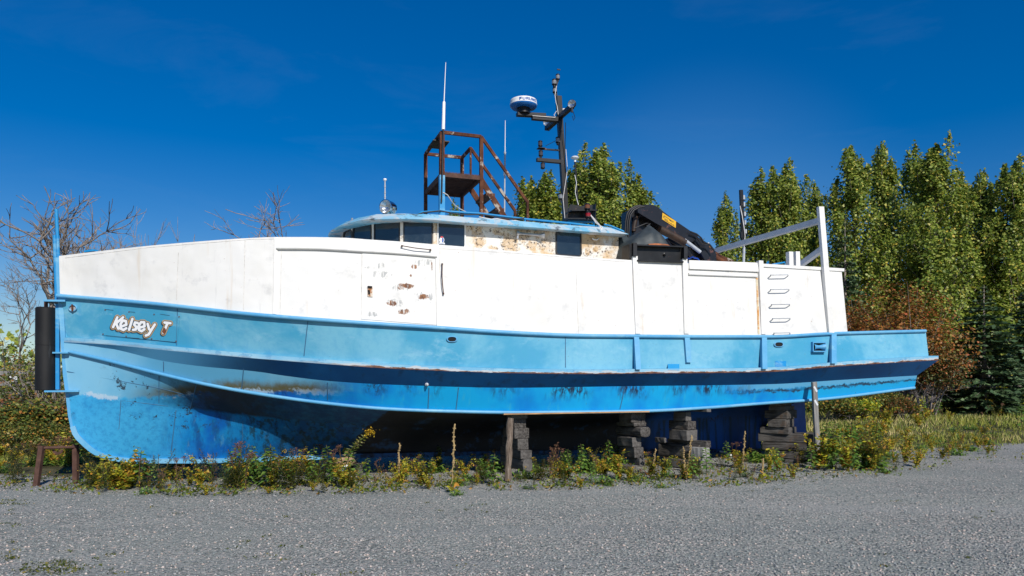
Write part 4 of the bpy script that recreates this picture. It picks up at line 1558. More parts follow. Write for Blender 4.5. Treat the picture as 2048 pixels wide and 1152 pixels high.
# radar dome
rd = MB()
rc = P(1047, 224.5, .3)
RR = .262
rd.sm = True
rd.lathe(rc, [(RR, .135), (RR, .205), (RR * .97, .228), (RR * .88, .240), (RR * .5, .249), (.001, .251)], (0, 0, 1), 40)
rd.lathe(rc, [(RR * 1.03, .130), (RR * 1.03, .145), (RR, .147)], (0, 0, 1), 40)
rd.mi = 1
rd.lathe(rc, [(.001, .072), (.16, .072), (RR * .90, .080), (RR * 1.0, .105), (RR * 1.03, .130)], (0, 0, 1), 40)
rd.mi = 2
rd.lathe(rc, [(.001, -.03), (.13, -.03), (.13, .075)], (0, 0, 1), 16)
radar = rd.build('radar_dome', [M['plastic_white'], M['plastic_blue'], M['black']], mast)
GL = {'F': [[(0, 0), (0, 1)], [(0, 1), (.7, 1)], [(0, .52), (.6, .52)]], 'U': [[(0, 1), (0, .2), (.15, 0), (.6, 0), (.75, .2), (.75, 1)]],
      'R': [[(0, 0), (0, 1), (.6, 1), (.75, .85), (.75, .62), (.6, .48), (0, .48)], [(.42, .48), (.75, 0)]], 'N': [[(0, 0), (0, 1), (.75, 0), (.75, 1)]],
      'O': [[(.15, 0), (.6, 0), (.75, .2), (.75, .8), (.6, 1), (.15, 1), (0, .8), (0, .2), (.15, 0)]]}
strokes = []
for i, ch in enumerate('FURUNO'):
    for s_ in GL[ch]: strokes.append([(i * 1.22 + x, y) for x, y in s_])
mb = MB()
H_ = .046
ang0 = -1.83                                     # centre of the word on the dome, boat frame
for poly in stroke_fill(polyline_segs(strokes), .15, (-.3, -.3, 7.3, 1.3), .11):
    vs = []
    for x, y in poly:
        a_ = ang0 + 0.33 + (x - 3.45) * .053 / RR
        vs.append(rc + Vector((math.cos(a_) * (RR + .004), math.sin(a_) * (RR + .004), .154 + y * H_)))
    mb.add(vs, [tuple(range(len(vs)))])
mb.build('radar_lettering', M['letter_blue'], mast, fix=False)
# satellite mushroom on its own pole
mb = MB()
q0, q1 = P(1155.5, 412, .6), P(1150, 322, .6)
mb.tube([q0, q1], .020, 8)
mb.tube([q1.lerp(q0, .1), q1.lerp(q0, .12)], .028, 8)
mb.mi = 1
mb.lathe(q1, [(.022, -.02), (.024, .02), (.03, .03), (.075, .05), (.085, .065), (.06, .085), (.001, .095)], (0, 0, 1), 20)
mb.tube([P(1149.5, 350, .62), P(1153, 365, .62), P(1150.5, 385, .62), P(1154, 400, .62), P(1157, 410, .62)], .006, 5)
mb.build('satellite_antenna', [M['black'], M['plastic_white']], boat)
# side light screens on the roof
mb = MB()
z0 = P(1150, 441, 1.15)[2]
def sl(px, py, b=1.15): return P(px, py, b)
mb.prism([sl(1129, 440), sl(1187, 440), sl(1187.5, 424), sl(1136, 424)], (0, .03, 0))
mb.bar(sl(1129, 440), sl(1188, 440.5), .30, .02)
mb.bar(sl(1137, 424), sl(1188, 423.5), .30, .02)
mb.prism([sl(1136, 422), sl(1185, 422), sl(1185, 409.5), sl(1161, 412), sl(1141, 408.5)], (0, .03, 0))
for xx in (1186.5,): mb.bar(P(xx, 440, 1.05), P(xx, 410, 1.05), .22, .012, (1, 0, 0))
mb.mi = 1
mb.bar(sl(1137, 443), sl(1188, 444), .04, .03)
for xx in (1137, 1187): mb.tube([sl(xx, 442), sl(xx, 455)], .02, 6)
scr = mb.build('side_light_screen', [M['black'], M['blue_bright']], boat)
for (px, py, lens) in ((1174.5, 423, 'lens_amber'), (1176, 439.5, 'lens_red')):
    c_ = P(px, py, 1.30)
    lamp(c_, .055, .155, M[lens], 1, 'side_lamp', scr)

# ---- crane
cr = empty('deck_crane')
cr.parent = boat


def Q(x, y, b): return P(1220 + x / 7.681, 390 + y / 7.681, b)


mb = MB()
col_ = [Q(330, 215, 1.1), Q(440, 190, 1.1), Q(445, 470, 1.1), Q(430, 1060, 1.1), Q(330, 1060, 1.1)]
mb.prism(col_, (0, .42, 0))
mb.mi = 1
mb.tube([Q(395, 330, 1.14), Q(370, 480, 1.14), Q(360, 560, 1.14)], .045, 10)
mb.mi = 0
mb.prism([Q(440, 330, 1.0), Q(760, 470, 1.0), Q(760, 760, 1.0), Q(430, 760, 1.0)], (0, .25, 0))
mb.build('column', [M['crane'], M['brown_arm']], cr)
boom = [(425, 200), (470, 165), (540, 152), (600, 146), (655, 150), (700, 166), (735, 188), (1000, 392), (1250, 562), (1325, 602), (1352, 632), (1335, 668), (1275, 722), (1225, 712), (1000, 592), (700, 430), (430, 268)]
mb = MB()
mb.prism([Q(x, y, 1.22) for x, y in boom], (0, .30, 0))
bo = mb.build('boom', M['crane'], cr)
mb = MB()
mb.prism([Q(1342, 640, 1.18), Q(1440, 700, 1.18), Q(1545, 770, 1.18), Q(1600, 830, 1.18), Q(1632, 905, 1.18), Q(1635, 1040, 1.18), Q(1480, 1040, 1.18), Q(1390, 880, 1.18), Q(1290, 722, 1.18)], (0, .22, 0))
mb.build('knuckle', M['crane'], cr)
mb = MB()
mb.prism([Q(880, 670, 1.05), Q(940, 640, 1.05), Q(1180, 770, 1.05), Q(1500, 960, 1.05), Q(1600, 1060, 1.05), Q(1380, 1060, 1.05), Q(1150, 900, 1.05), Q(960, 780, 1.05)], (0, .25, 0))
mb.build('folded_arm', M['crane'], cr)
mb = MB()
mb.tube([Q(760, 525, 1.25), Q(1000, 645, 1.25), Q(1150, 735, 1.25)], .075, 14)
mb.mi = 1
mb.tube([Q(1140, 690, 1.27), Q(1385, 878, 1.27)], .038, 14)
mb.build('hydraulic_ram', [M['brown_arm'], M['grey_metal']], cr)
mb = MB()
mb.tube([Q(1600, 895, 1.0), Q(1720, 970, 1.0), Q(1880, 1030, 1.0)], .05, 8)
mb.tube([Q(1600, 940, 1.1), Q(1700, 1000, 1.1), Q(1800, 1040, 1.1)], .05, 8)
split_build(mb, 'jib', M['rust'], cr)
mb = MB()
for k, (dx, dy) in enumerate(((0, 0), (28, 8), (55, 20))):
    mb.tube([Q(x + dx, y + dy, 1.36 + .03 * k) for x, y in ((240, 1000), (225, 800), (232, 560), (240, 400), (262, 285), (310, 215), (390, 172), (470, 160))], .017, 6)
mb.tube([Q(x, y, 1.3) for x, y in ((360, 520), (470, 470), (560, 435), (625, 440), (560, 480))], .012, 6)
mb.tube([Q(x, y, 1.3) for x, y in ((1240, 565), (1330, 600), (1400, 660), (1440, 730), (1500, 745), (1540, 770), (1600, 850))], .016, 6)
mb.tube([Q(x, y, 1.3) for x, y in ((1340, 660), (1400, 745), (1470, 765), (1530, 750))], .014, 6)
mb.tube([Q(x, y, 1.5) for x, y in ((150, 1000), (170, 860), (200, 740), (215, 690))], .03, 6)
split_build(mb, 'hydraulic_hose', M['cable_k'], cr)
mb = MB()
yq = [(806, 272), (1014, 405), (1010, 506), (799, 372)]
mb.prism([Q(x, y, 1.223) for x, y in yq], (0, -.002, 0))
mb.mi = 1


def yb(s, t_):
    a = (yq[0][0] + (yq[1][0] - yq[0][0]) * s, yq[0][1] + (yq[1][1] - yq[0][1]) * s)
    b = (yq[3][0] + (yq[2][0] - yq[3][0]) * s, yq[3][1] + (yq[2][1] - yq[3][1]) * s)
    return Q(a[0] + (b[0] - a[0]) * t_, a[1] + (b[1] - a[1]) * t_, 1.227)


for s0, s1, t0, t1 in ((.10, .86, .28, .34), (.10, .14, .28, .64), (.10, .40, .60, .64), (.52, .62, .36, .44), (.55, .78, .44, .49), (.16, .92, .80, .86), (.22, .26, .68, .8), (.34, .39, .7, .8), (.66, .7, .7, .8), (.8, .84, .7, .8)):
    mb.add([yb(s0, t0), yb(s1, t0), yb(s1, t1), yb(s0, t1)], [(0, 1, 2, 3)])
mb.build('boom_sticker', [M['yellow'], M['cable_k']], cr, fix=False)
# black channel between the side posts
mb = MB()
for (x0, x1, y0, y1) in ((335, 395, 745, 945), (1112, 1170, 790, 985)):
    mb.bar(Q((x0 + x1) / 2, y0, 2.04), Q((x0 + x1) / 2, y1, 2.06), .11, .075, (1, 0, 0))
mb.prism([Q(392, 770, 2.00), Q(1110, 800, 2.00), Q(1110, 1040, 2.00), Q(400, 1018, 2.00)], (0, .02, 0))
mb.bar(Q(392, 775, 2.05), Q(1110, 800, 2.05), .10, .025)
mb.bar(Q(400, 1010, 2.05), Q(1110, 1032, 2.05), .10, .025)
mb.lathe(Q(832, 915, 2.00), [(.03, 0), (.03, .03), (.018, .035), (.018, .06), (.001, .06)], (0, -1, 0), 10)
mb.prism([Q(300, 750, 2.05), Q(335, 745, 2.05), Q(335, 945, 2.05), Q(300, 980, 2.05)], (0, .3, 0))
mb.build('winch_guard', M['black'], boat)
# stern gantry
gt = MB()
gb, gtop = P(1661, 668, 2.13), P(1640.5, 414, 2.00)
gt.mi = 0
gt.bar(gb, gtop, .075, .125, (1, 0, 0))
gb2, gt2 = flip([gb])[0], flip([gtop])[0]
gt.bar(gb2, gt2, .105, .105, (1, 0, 0))
gt.mi = 1
q = gb.lerp(gtop, .895)
gt.bar(q, flip([q])[0], .11, .11)
q1 = gb.lerp(gtop, .675)
q2 = Lp(q1[0], 1.15, P(1600, 541, 1.15)[2])
gt.bar(q1, q2, .10, .10)
gt.bar(flip([q1])[0], flip([q2])[0], .10, .10)
gt.build('stern_gantry', [M['white_rusty'], M['grey_beam']], boat)
mb = MB()
for px, py in ((1579, 504), (1592.5, 503.5)):
    mb.bar(P(px + 1, 545, 1.7), P(px, py, 1.7), .10, .10, (1, 0, 0))
split_build(mb, 'mooring_bitt', M['white_trim'], boat)
mb = MB()
mb.tube([P(1526, 540, 1.9), P(1536, 523, 1.7), P(1537, 536, 1.7)], .016, 6)
mb.tube([P(1545, 538, 1.8), P(1544.5, 529, 1.8), P(1569.5, 524.5, 1.8), P(1570.5, 538, 1.8)], .018, 6)
split_build(mb, 'hatch_rail', M['blue_bright'], boat)
# stern lamp post
lp = MB()
bq = -1.0
lp.bar(P(1486.5, 490, bq), P(1482, 380, bq), .05, .085, (1, 0, 0))
lp.bar(P(1485, 476, bq), P(1484.5, 464, bq), .06, .12, (1, 0, 0))
lp.bar(P(1488, 512, bq), P(1487, 476, bq), .035, .035, (1, 0, 0))
lp.mi = 1
lp.tube([P(1487, 530, bq), P(1488, 495, bq)], .032, 8)
lp.mi = 2
lp.tube([P(1480, 412, bq + .05), P(1484, 430, bq + .05), P(1488, 455, bq + .05), P(1490, 472, bq + .05), P(1488, 495, bq + .05)], .012, 5)
post = lp.build('stern_lamp_post', [M['black'], M['grey_metal'], M['cable_w']], boat)
for py, r_ in ((395, .035), (409, .030), (428, .036), (445, .03), (463, .032)):
    mb = MB()
    c_ = P(1487 + (py - 395) * .06, py, bq)
    mb.lathe(c_, [(.001, -.055), (r_, -.05), (r_, .05), (.001, .055)], (0, 0, 1), 12)
    mb.mi = 1
    mb.box(c_ + Vector((-.02, 0, -.075)), (.10, .07, .015))
    mb.build('deck_lamp', [M['grey_metal'], M['black']], post)

# ---- things that lie on the boat
def draped(name, mat, o, ux, uy, hf, nx=40, ny=26):
    rows = []
    for j in range(ny + 1):
        r_ = []
        for i in range(nx + 1):
            s, t_ = i / nx, j / ny
            p = o + ux * s + uy * t_
            p = p + Vector((0, 0, hf(s, t_)))
            r_.append(p)
        rows.append(r_)
    m_ = MB()
    m_.sm = True
    m_.grid(rows)
    return m_


ua, ub = Q(245, 800, 1.9)[0], Q(940, 800, 1.9)[0]
zb = Q(600, 770, 1.9)[2] - .06
zpk = Q(660, 470, 1.55)[2]
zsh = Q(440, 520, 1.4)[2]


def hf(s, t_):
    # near edge t=0, far edge t=1; one sharp peak and one low shoulder
    d1 = math.hypot((s - .70) / (.46 if s > .70 else .72), (t_ - .38) / .60)
    d2 = math.hypot((s - .22) / .26, (t_ - .75) / .5)
    h = (zpk - zb) * max(0, 1 - d1)**.92
    h2 = (zsh - zb) * max(0, 1 - d2)**.8
    k = max(h, h2) + .10 * min(h, h2)
    ang = math.atan2(t_ - .38, s - .70)
    k += .030 * math.sin(ang * 7 + s * 3) * min(1, d1) + .012 * math.sin(s * 23 + t_ * 11)
    edge = min(t_ / .12, 1)
    return k * (0.25 + .75 * edge) - .30 * (1 - min(1, s / .10)) * (1 - t_) - .05 * (1 - edge)


m_ = draped('tarpaulin', None, Vector((ua, -1.95, zb)), Vector((ub - ua, 0, 0)), Vector((0, 1.0, 0)), hf)
m_.v = [tuple(to_world(v)) for v in m_.v]
tarp = m_.build('tarpaulin', M['tarp'])
tag(tarp, 'dark grey tarpaulin draped to a peak below the black crane boom', 'tarpaulin')
mb = MB()
mb.prism([Q(590, 752, 1.95), Q(700, 742, 1.95), Q(860, 752, 1.95), Q(945, 782, 1.95), Q(940, 792, 1.95), Q(600, 768, 1.95)], (0, .5, 0))
mb.v = [tuple(to_world(v)) for v in mb.v]
tag(mb.build('board', M['orange']), 'rusty orange board poking out under the grey tarpaulin', 'board')
mb = MB()
k = []
for i in range(9):
    k.append([Q(1170 + i * 26, 1010 - 40 * math.sin(i * .4) - 8 * math.sin(i * 2.1) - (0 if j == 0 else 24), 1.6 - j * .35) for j in range(4)])
mb.sm = True
mb.grid(k)
mb.v = [tuple(to_world(v)) for v in mb.v]
tag(mb.build('blue_tarpaulin', M['blue_tarp']), 'crumpled bright blue tarpaulin lying on deck aft of the crane', 'tarpaulin')

# ------------------------------------------------------------------ ground
def grassline(x):
    """the gravel gives way to grass beyond this distance"""
    pts = [(-60, 14.0), (-12, 13.6), (-8.0, 13.8), (-6.5, 15.5), (-3, 17.5), (4, 17.5), (7, 17.0), (9, 18.5), (13, 21.0), (60, 24.0)]
    return float(np.interp(x, [p[0] for p in pts], [p[1] for p in pts]))


ysg = np.concatenate([np.linspace(-12, 5, 6), np.linspace(6, 30, 90), np.linspace(31, 80, 50), np.linspace(90, 900, 14)])
xsg = np.concatenate([np.linspace(-900, -70, 8), np.linspace(-60, -16, 20), np.linspace(-15, 18, 120), np.linspace(19, 70, 26), np.linspace(80, 900, 8)])
verts, gatt = [], []
for y in ysg:
    for x in xsg:
        verts.append((x, y, gz(x, y)))
        gatt.append(y - grassline(x))
nx = len(xsg)
fc = [(j * nx + i, j * nx + i + 1, (j + 1) * nx + i + 1, (j + 1) * nx + i) for j in range(len(ysg) - 1) for i in range(nx - 1)]
me = bpy.data.meshes.new('ground')
me.from_pydata(verts, [], fc)
at = me.attributes.new('edge', 'FLOAT', 'POINT')
at.data.foreach_set('value', gatt)
me.polygons.foreach_set('use_smooth', [True] * len(fc))
n = NT('gravel_and_soil', 0.9, 0.25)
v1 = n.vor(42)
v2 = n.vor(75)
sep = n.t.nodes.new('ShaderNodeSeparateColor')
n.L(v1, sep.inputs[0])
sep2 = n.t.nodes.new('ShaderNodeSeparateColor')
n.L(v2, sep2.inputs[0])
g = n.ramp(sep.outputs[0], [(0.0, (0.095, 0.108, 0.098)), (0.3, (0.265, 0.29, 0.262)), (0.64, (0.44, 0.455, 0.405)), (0.82, (0.60, 0.49, 0.42)), (1.0, (0.74, 0.64, 0.57))])
g2 = n.ramp(sep2.outputs[0], [(0.0, (0.09, 0.10, 0.10)), (0.5, (0.36, 0.38, 0.335)), (0.85, (0.50, 0.44, 0.39)), (1.0, (0.55, 0.48, 0.43))])
g = n.mix(n.mr(n.noise(22, 2), 0.44, 0.56), g, g2)
d1 = n.vor(36, out='Distance')
g = n.mix(n.mr(d1, 0.42, 0.75, 0, 0.7), g, (0.08, 0.09, 0.088))
g = n.mix(n.mr(n.noise(0.45, 4, 0.6), 0.40, 0.66, 0, 0.38), g, (0.30, 0.32, 0.285))
trk = n.noise(1.0, 3, 0.5, stretch=(0.06, 1.1, 1), dist=0.3)
g = n.mix(n.mr(trk, 0.50, 0.62, 0, 0.3), g, (0.19, 0.21, 0.20))
g = n.mix(n.mr(n.noise(0.35, 3, 0.5, stretch=(0.5, 1.6, 1)), 0.5, 0.68, 0, 0.25), g, (0.40, 0.385, 0.365))
soil = n.mix(n.mr(n.noise(1.5, 5, 0.7), 0.4, 0.65), (0.055, 0.052, 0.022), (0.14, 0.12, 0.055))
e = n.m('ADD', n.attr('edge'), n.m('MULTIPLY', n.m('SUBTRACT', n.noise(0.8, 5, 0.7), 0.5), 3.4))
n.color(n.mix(n.mr(e, -0.5, 0.5), g, soil))
n.bump(n.m('ADD', n.m('MULTIPLY', d1, -1.0), n.m('MULTIPLY', n.vor(75, out='Distance'), -0.5)), 0.9, 0.022)
me.materials.append(n.mat)
ground = bpy.data.objects.new('ground', me)
COL.objects.link(ground)
tag(ground, kind='structure')

# loose stones on the gravel
def stones(name, count, fn, smin, smax, mats):
    base = np.array([(1, 0, 0), (-1, 0, 0), (0, 1, 0), (0, -1, 0), (0, 0, 1), (0, 0, -1)], float)
    tri = np.array([(0, 2, 4), (2, 1, 4), (1, 3, 4), (3, 0, 4), (2, 0, 5), (1, 2, 5), (3, 1, 5), (0, 3, 5)])
    pos = np.array([fn() for _ in range(count)])
    sz = rng.uniform(smin, smax, (count, 1, 1)) * rng.uniform(.55, 1.25, (count, 1, 3)) * np.array([1, 1, .6])
    jit = rng.uniform(.75, 1.25, (count, 6, 1))
    rot = rng.uniform(0, 6.28, count)
    v = base[None] * jit * sz
    c, s = np.cos(rot)[:, None], np.sin(rot)[:, None]
    v = np.stack([v[..., 0] * c - v[..., 1] * s, v[..., 0] * s + v[..., 1] * c, v[..., 2]], -1) + pos[:, None, :]
    f = (tri[None] + (np.arange(count) * 6)[:, None, None]).reshape(-1, 3)
    return np_mesh(name, v.reshape(-1, 3), None, mats, tri=f)


n = NT('loose_stone', 0.85, 0.3)
n.color(n.ramp(n.island(), [(0.0, (0.12, 0.135, 0.135)), (0.45, (0.25, 0.275, 0.27)), (0.75, (0.36, 0.35, 0.335)), (0.9, (0.46, 0.37, 0.32)), (1.0, (0.58, 0.50, 0.45))]))
stone_mat = n.mat


def rand_gravel():
    while True:
        y = 6.2 + (rng.random()**1.5) * 11.5
        x = rng.uniform(-.72, .72) * y
        if y < grassline(x): return (x, y, gz(x, y) + .004)


tag(stones('loose_gravel', 15000, rand_gravel, 0.008, 0.021, stone_mat), kind='stuff')

# ------------------------------------------------------------------ cribbing
n = NT('old_sleeper_timber', 0.85, 0.2)
tone = n.rnd()
gr = n.noise(3.0, 6, 0.7, stretch=(0.9, 9, 9))
c = n.mix(n.mr(gr, 0.38, 0.62), (0.035, 0.031, 0.028), (0.115, 0.105, 0.097))
c = n.mix(n.mr(n.noise(2.1, 4, 0.6), 0.5, 0.7, 0, 0.5), c, (0.17, 0.16, 0.148))
c = n.mix(n.mr(n.noise(1.6, 5, 0.7, dist=0.6), 0.56, 0.66, 0, 0.6), c, (0.10, 0.06, 0.035))
c = n.mix(n.mr(tone, 0.2, 0.9, 0, 0.35), c, (0.20, 0.19, 0.18))
n.color(c)
n.bump(gr, 0.5, 0.02)
M['timber'] = n.mat
n = NT('grey_weathered_board', 0.85, 0.2)
gr = n.noise(3.0, 6, 0.7, stretch=(12, 12, 0.7))
c = n.mix(n.mr(gr, 0.35, 0.65), (0.12, 0.115, 0.11), (0.29, 0.28, 0.265))
n.color(c)
n.bump(gr, 0.4, 0.01)
M['grey_board'] = n.mat
M['concrete'] = simple('concrete', (0.32, 0.31, 0.29), 0.9, 0.2, 12, bump=0.4)
M['stone_tan'] = simple('tan_stone', (0.33, 0.22, 0.13), 0.9, 0.2, 6, bump=0.4)


def block(name, label, cat, group, cx, y0, y1, lx, rx, D, th, mat='timber', round_end=False, seed=0, Lmax=1.5, bev=.014, trap=0.0):
    """beam whose near corner edge stands at picture column cx and distance D; th turns its end face"""
    rnd = random.Random(seed + int(cx * 7 + y0))
    c = W(cx, y1, D)
    top = W(cx, y0, D)
    hgt = top[2] - c[2]
    t_ = R(th)
    e = Vector((math.cos(t_), math.sin(t_), 0))
    nn = Vector((math.sin(t_), -math.cos(t_), 0))
    dr, dl = (rx - CX) / F, (lx - CX) / F
    w = (dr * c[1] - c[0]) / (math.cos(t_) - dr * math.sin(t_))
    den = math.sin(t_) + dl * math.cos(t_)
    L_ = (c[0] - dl * c[1]) / den if abs(den) > .05 else .6
    L_ = min(max(L_, 0.28), Lmax)
    ctr = c + e * (w / 2) - nn * (L_ / 2) + Vector((0, 0, hgt / 2))
    bm = bmesh.new()
    # local frame: x along the length (towards the end face), y across, z up
    if round_end:
        k = 12
        prof = []
        for i in range(k):
            a = 2 * math.pi * i / k
            prof.append((math.copysign(abs(math.cos(a))**.6, math.cos(a)) * w / 2, math.copysign(abs(math.sin(a))**.6, math.sin(a)) * hgt / 2))
    else:
        tw = w / 2 * (1 - trap)
        prof = [(-w / 2, -hgt / 2), (w / 2, -hgt / 2), (tw, hgt / 2), (-tw, hgt / 2)]
    segs_ = 5
    rings = []
    for i in range(segs_ + 1):
        x = -L_ / 2 + L_ * i / segs_
        rings.append([bm.verts.new((x + rnd.uniform(-.006, .006), y + rnd.uniform(-.006, .006), z + rnd.uniform(-.005, .005))) for y, z in prof])
    k = len(prof)
    for i in range(segs_):
        for j in range(k): bm.faces.new((rings[i][j], rings[i][(j + 1) % k], rings[i + 1][(j + 1) % k], rings[i + 1][j]))
    bm.faces.new(list(reversed(rings[0])))
    bm.faces.new(rings[-1])
    bmesh.ops.recalc_face_normals(bm, faces=bm.faces)
    ed = [e_ for e_ in bm.edges if len(e_.link_faces) == 2 and e_.calc_face_angle(0) > .6]
    bmesh.ops.bevel(bm, geom=ed, offset=bev, segments=2, affect='EDGES', profile=0.6)
    me = bpy.data.meshes.new(name)
    bm.to_mesh(me)
    bm.free()
    me.materials.append(M[mat])
    o = bpy.data.objects.new(name, me)
    COL.objects.link(o)
    o.location = ctr
    o.rotation_euler = (rnd.uniform(-.008, .008), rnd.uniform(-.008, .008), math.atan2(nn[1], nn[0]))
    tag(o, label, cat, group)
    return o


def Db(px, b): return to_world(P(px, 800, b))[1]


# pile under midships, behind the bark-covered prop
d = Db(1040, 1.75)
g_ = 'timbers of the midships blocking pile'
block('timber_block', 'thin chamfered timber on top of the pile behind the bark-covered prop', 'timber', g_, 1024, 829, 838, 1014, 1055, d, 19)
block('timber_block', 'square dark timber second from the top behind the bark-covered prop', 'timber', g_, 1028, 838.2, 856.5, 1012, 1052, d, 20)
block('timber_block', 'wide dark timber jutting right, third down behind the bark-covered prop', 'timber', g_, 1029, 857, 878, 1006, 1059, d, 19)
block('timber_block', 'greyer squared timber fourth down behind the bark-covered prop', 'timber', g_, 1035, 878.5, 900.5, 1004, 1057, d, 21)
block('timber_block', 'rough timber fifth down, just above the round log end by the prop', 'timber', g_, 1041, 901, 918.5, 1000, 1064, d - .1, 22)
block('timber_log', 'round-ended log low in the pile, resting on the concrete block', 'log', None, 1046, 918.5, 944, 1000, 1066, d - .15, 24, round_end=True)
block('concrete_block', 'pale concrete block under the round-ended log', 'concrete block', None, 1042, 944, 968, 1031, 1061, d - .15, 24, mat='concrete')
# second pile
d = Db(1275, 1.85)
g_ = 'timbers of the tilted blocking pile'
block('timber_block', 'wedge-sided timber with a white paint dab, on top of the leaning pile', 'timber', g_, 1262, 826, 845.5, 1238, 1291, d, 27)
block('timber_block', 'thin board second from the top of the leaning pile', 'timber', g_, 1268.5, 846, 853.5, 1233, 1293, d, 27)
block('timber_block', 'round-cornered beam jutting out to the right of the leaning pile', 'timber', g_, 1281, 854, 875, 1231.5, 1301, d - .1, 28, round_end=True)
block('timber_block', 'narrow split beam below the jutting beam of the leaning pile', 'timber', g_, 1265, 875.5, 894.5, 1234, 1283, d, 27)
block('timber_block', 'squared beam fifth down in the leaning pile', 'timber', g_, 1268.5, 895, 916.5, 1238, 1288, d, 27)
block('timber_block', 'short grey beam near the foot of the leaning pile', 'timber', g_, 1279, 917, 932, 1258, 1298, d, 27)
block('timber_log', 'brown log lying in the weeds at the foot of the leaning pile', 'log', None, 1262, 931, 946, 1227, 1276, d - .2, 30, round_end=True)
# third pile
d = Db(1376, 1.85)
g_ = 'timbers of the blocking pile with the long plank on top'
block('plank', 'weathered plank wedged between the hull and the third pile', 'plank', None, 1414, 818.5, 824, 1368, 1422, d - .1, 36, Lmax=.8, bev=.006)
block('timber_block', 'wedge-cut timber just below the weathered plank', 'timber', g_, 1372, 824.5, 842.5, 1346, 1383, d, 34, trap=.15)
block('timber_block', 'pale grey timber second down under the weathered plank', 'timber', g_, 1376, 843, 860, 1337, 1392, d, 34)
block('timber_block', 'brownish grey timber third down under the weathered plank', 'timber', g_, 1374, 860.5, 882, 1337, 1395, d, 34)
block('timber_block', 'small offcut lying left on the wide beams of the third pile', 'timber', g_, 1329, 876, 886, 1316, 1333, d + .1, 30)
block('timber_block', 'thin squared timber on the wide round-edged beam', 'timber', g_, 1413, 882.5, 896, 1334, 1422, d - .1, 42, Lmax=1.2)
block('timber_log', 'wide round-edged beam low in the third pile', 'log', None, 1396, 890, 921, 1316, 1409, d - .05, 40, round_end=True, Lmax=1.3)
block('concrete_block', 'upright grey block at the right end of the wide round-edged beam', 'concrete block', None, 1406, 896, 922, 1401, 1420, d - .2, 40, mat='concrete')
block('timber_block', 'bottom timber half sunk in weeds under the wide round-edged beam', 'timber', g_, 1386, 921, 938, 1326, 1402, d, 38)
# fourth pile
d = Db(1570, 1.75)
g_ = 'timbers of the blocking pile beside the rudder'
block('timber_block', 'narrow top timber of the stern pile, rounded left end', 'timber', g_, 1567, 806, 812.7, 1543, 1583, d, 52)
block('timber_block', 'thin timber second from the top of the stern pile', 'timber', g_, 1570.5, 813, 821, 1537, 1589, d, 52)
block('timber_block', 'thick split timber third down in the stern pile', 'timber', g_, 1574, 821.3, 838, 1529, 1594, d, 52)
block('timber_block', 'narrower black timber fourth down in the stern pile', 'timber', g_, 1571, 838.5, 855, 1535, 1588, d, 52)
block('timber_block', 'timber with a pale end, fifth down in the stern pile', 'timber', g_, 1578, 855.5, 868.5, 1520, 1593, d, 52)
block('long_beam', 'longest dark beam of the stern pile, its end against the upright plank', 'beam', g_, 1625.5, 869, 887, 1516, 1640, d - .2, 56, Lmax=1.9)
block('long_beam', 'brown long beam under the longest one in the stern pile', 'beam', g_, 1615, 887.5, 903, 1524, 1634, d - .15, 56, Lmax=1.9)
block('long_beam', 'lowest long beam of the stern pile, sunk in weeds', 'beam', g_, 1619, 903.5, 920, 1548, 1637, d - .15, 56, Lmax=1.6)
block('timber_block', 'hidden foot timber of the stern pile behind the weeds', 'timber', g_, 1600, 920.5, 936, 1545, 1625, d - .1, 52)
# keel blocks
block('timber_block', 'dark block of wood under the keel, below the tan stone', 'timber', None, 708, 930, 952, 664, 726, Db(700, .55), 20, Lmax=1.2)
mb = MB()
cst = W(691, 930, Db(700, .5))
mb.lathe(cst, [(.001, 0), (.17, 0), (.185, .05), (.15, .10), (.09, .13), (.001, .135)], (0, 0, 1), 9)
rr_ = random.Random(4)
mb.v = [(cst[0] + (x - cst[0]) * 1.05 + rr_.uniform(-.012, .012), y + rr_.uniform(-.012, .012), z + (.0 if z < cst[2] + .01 else rr_.uniform(-.02, .02))) for x, y, z in mb.v]
mb.s = [False] * len(mb.s)
tag(mb.build('stone', M['stone_tan']), 'tan stone wedged under the keel near the bow', 'stone')
# long plank under the chine
mb = MB()
mb.bar(P(1005, 828, 1.84), P(1295, 822.8, 1.94), 0.16, .022)
mb.v = [tuple(to_world(v)) for v in mb.v]
tag(mb.build('plank', simple('fresh_plank', (0.42, 0.24, 0.11), 0.7, 0.2, 5)), 'long thin orange plank pressed under the hull between two piles', 'plank')
# debris
def deb(name, pts, r_, mat, label, cat):
    m_ = MB()
    m_.tube(pts, r_, 8)
    tag(m_.build(name, mat), label, cat)


dd = Db(690, .9)
deb('pipe_piece', [W(680, 948, dd - .25), W(686, 940, dd - .22), W(693, 929, dd - .2)], .035, M['plastic_white'], 'white plastic pipe piece leaning on the block under the keel', 'pipe')
deb('pipe_piece', [G(697, 955), G(706, 954.5), G(712, 954) + Vector((0, 0, .01)), G(717, 949) + Vector((0, 0, .08))], .018, M['plastic_white'], 'bent white pipe lying on the gravel below the tan stone', 'pipe')
deb('bleached_stick', [G(1440, 912) + Vector((0, 0, .1)), G(1452, 913) + Vector((0, 0, .08)), G(1462, 915) + Vector((0, 0, .05))], .022, M['plastic_white'], 'bleached white stick in the weeds between the third pile and the stern pile', 'stick')

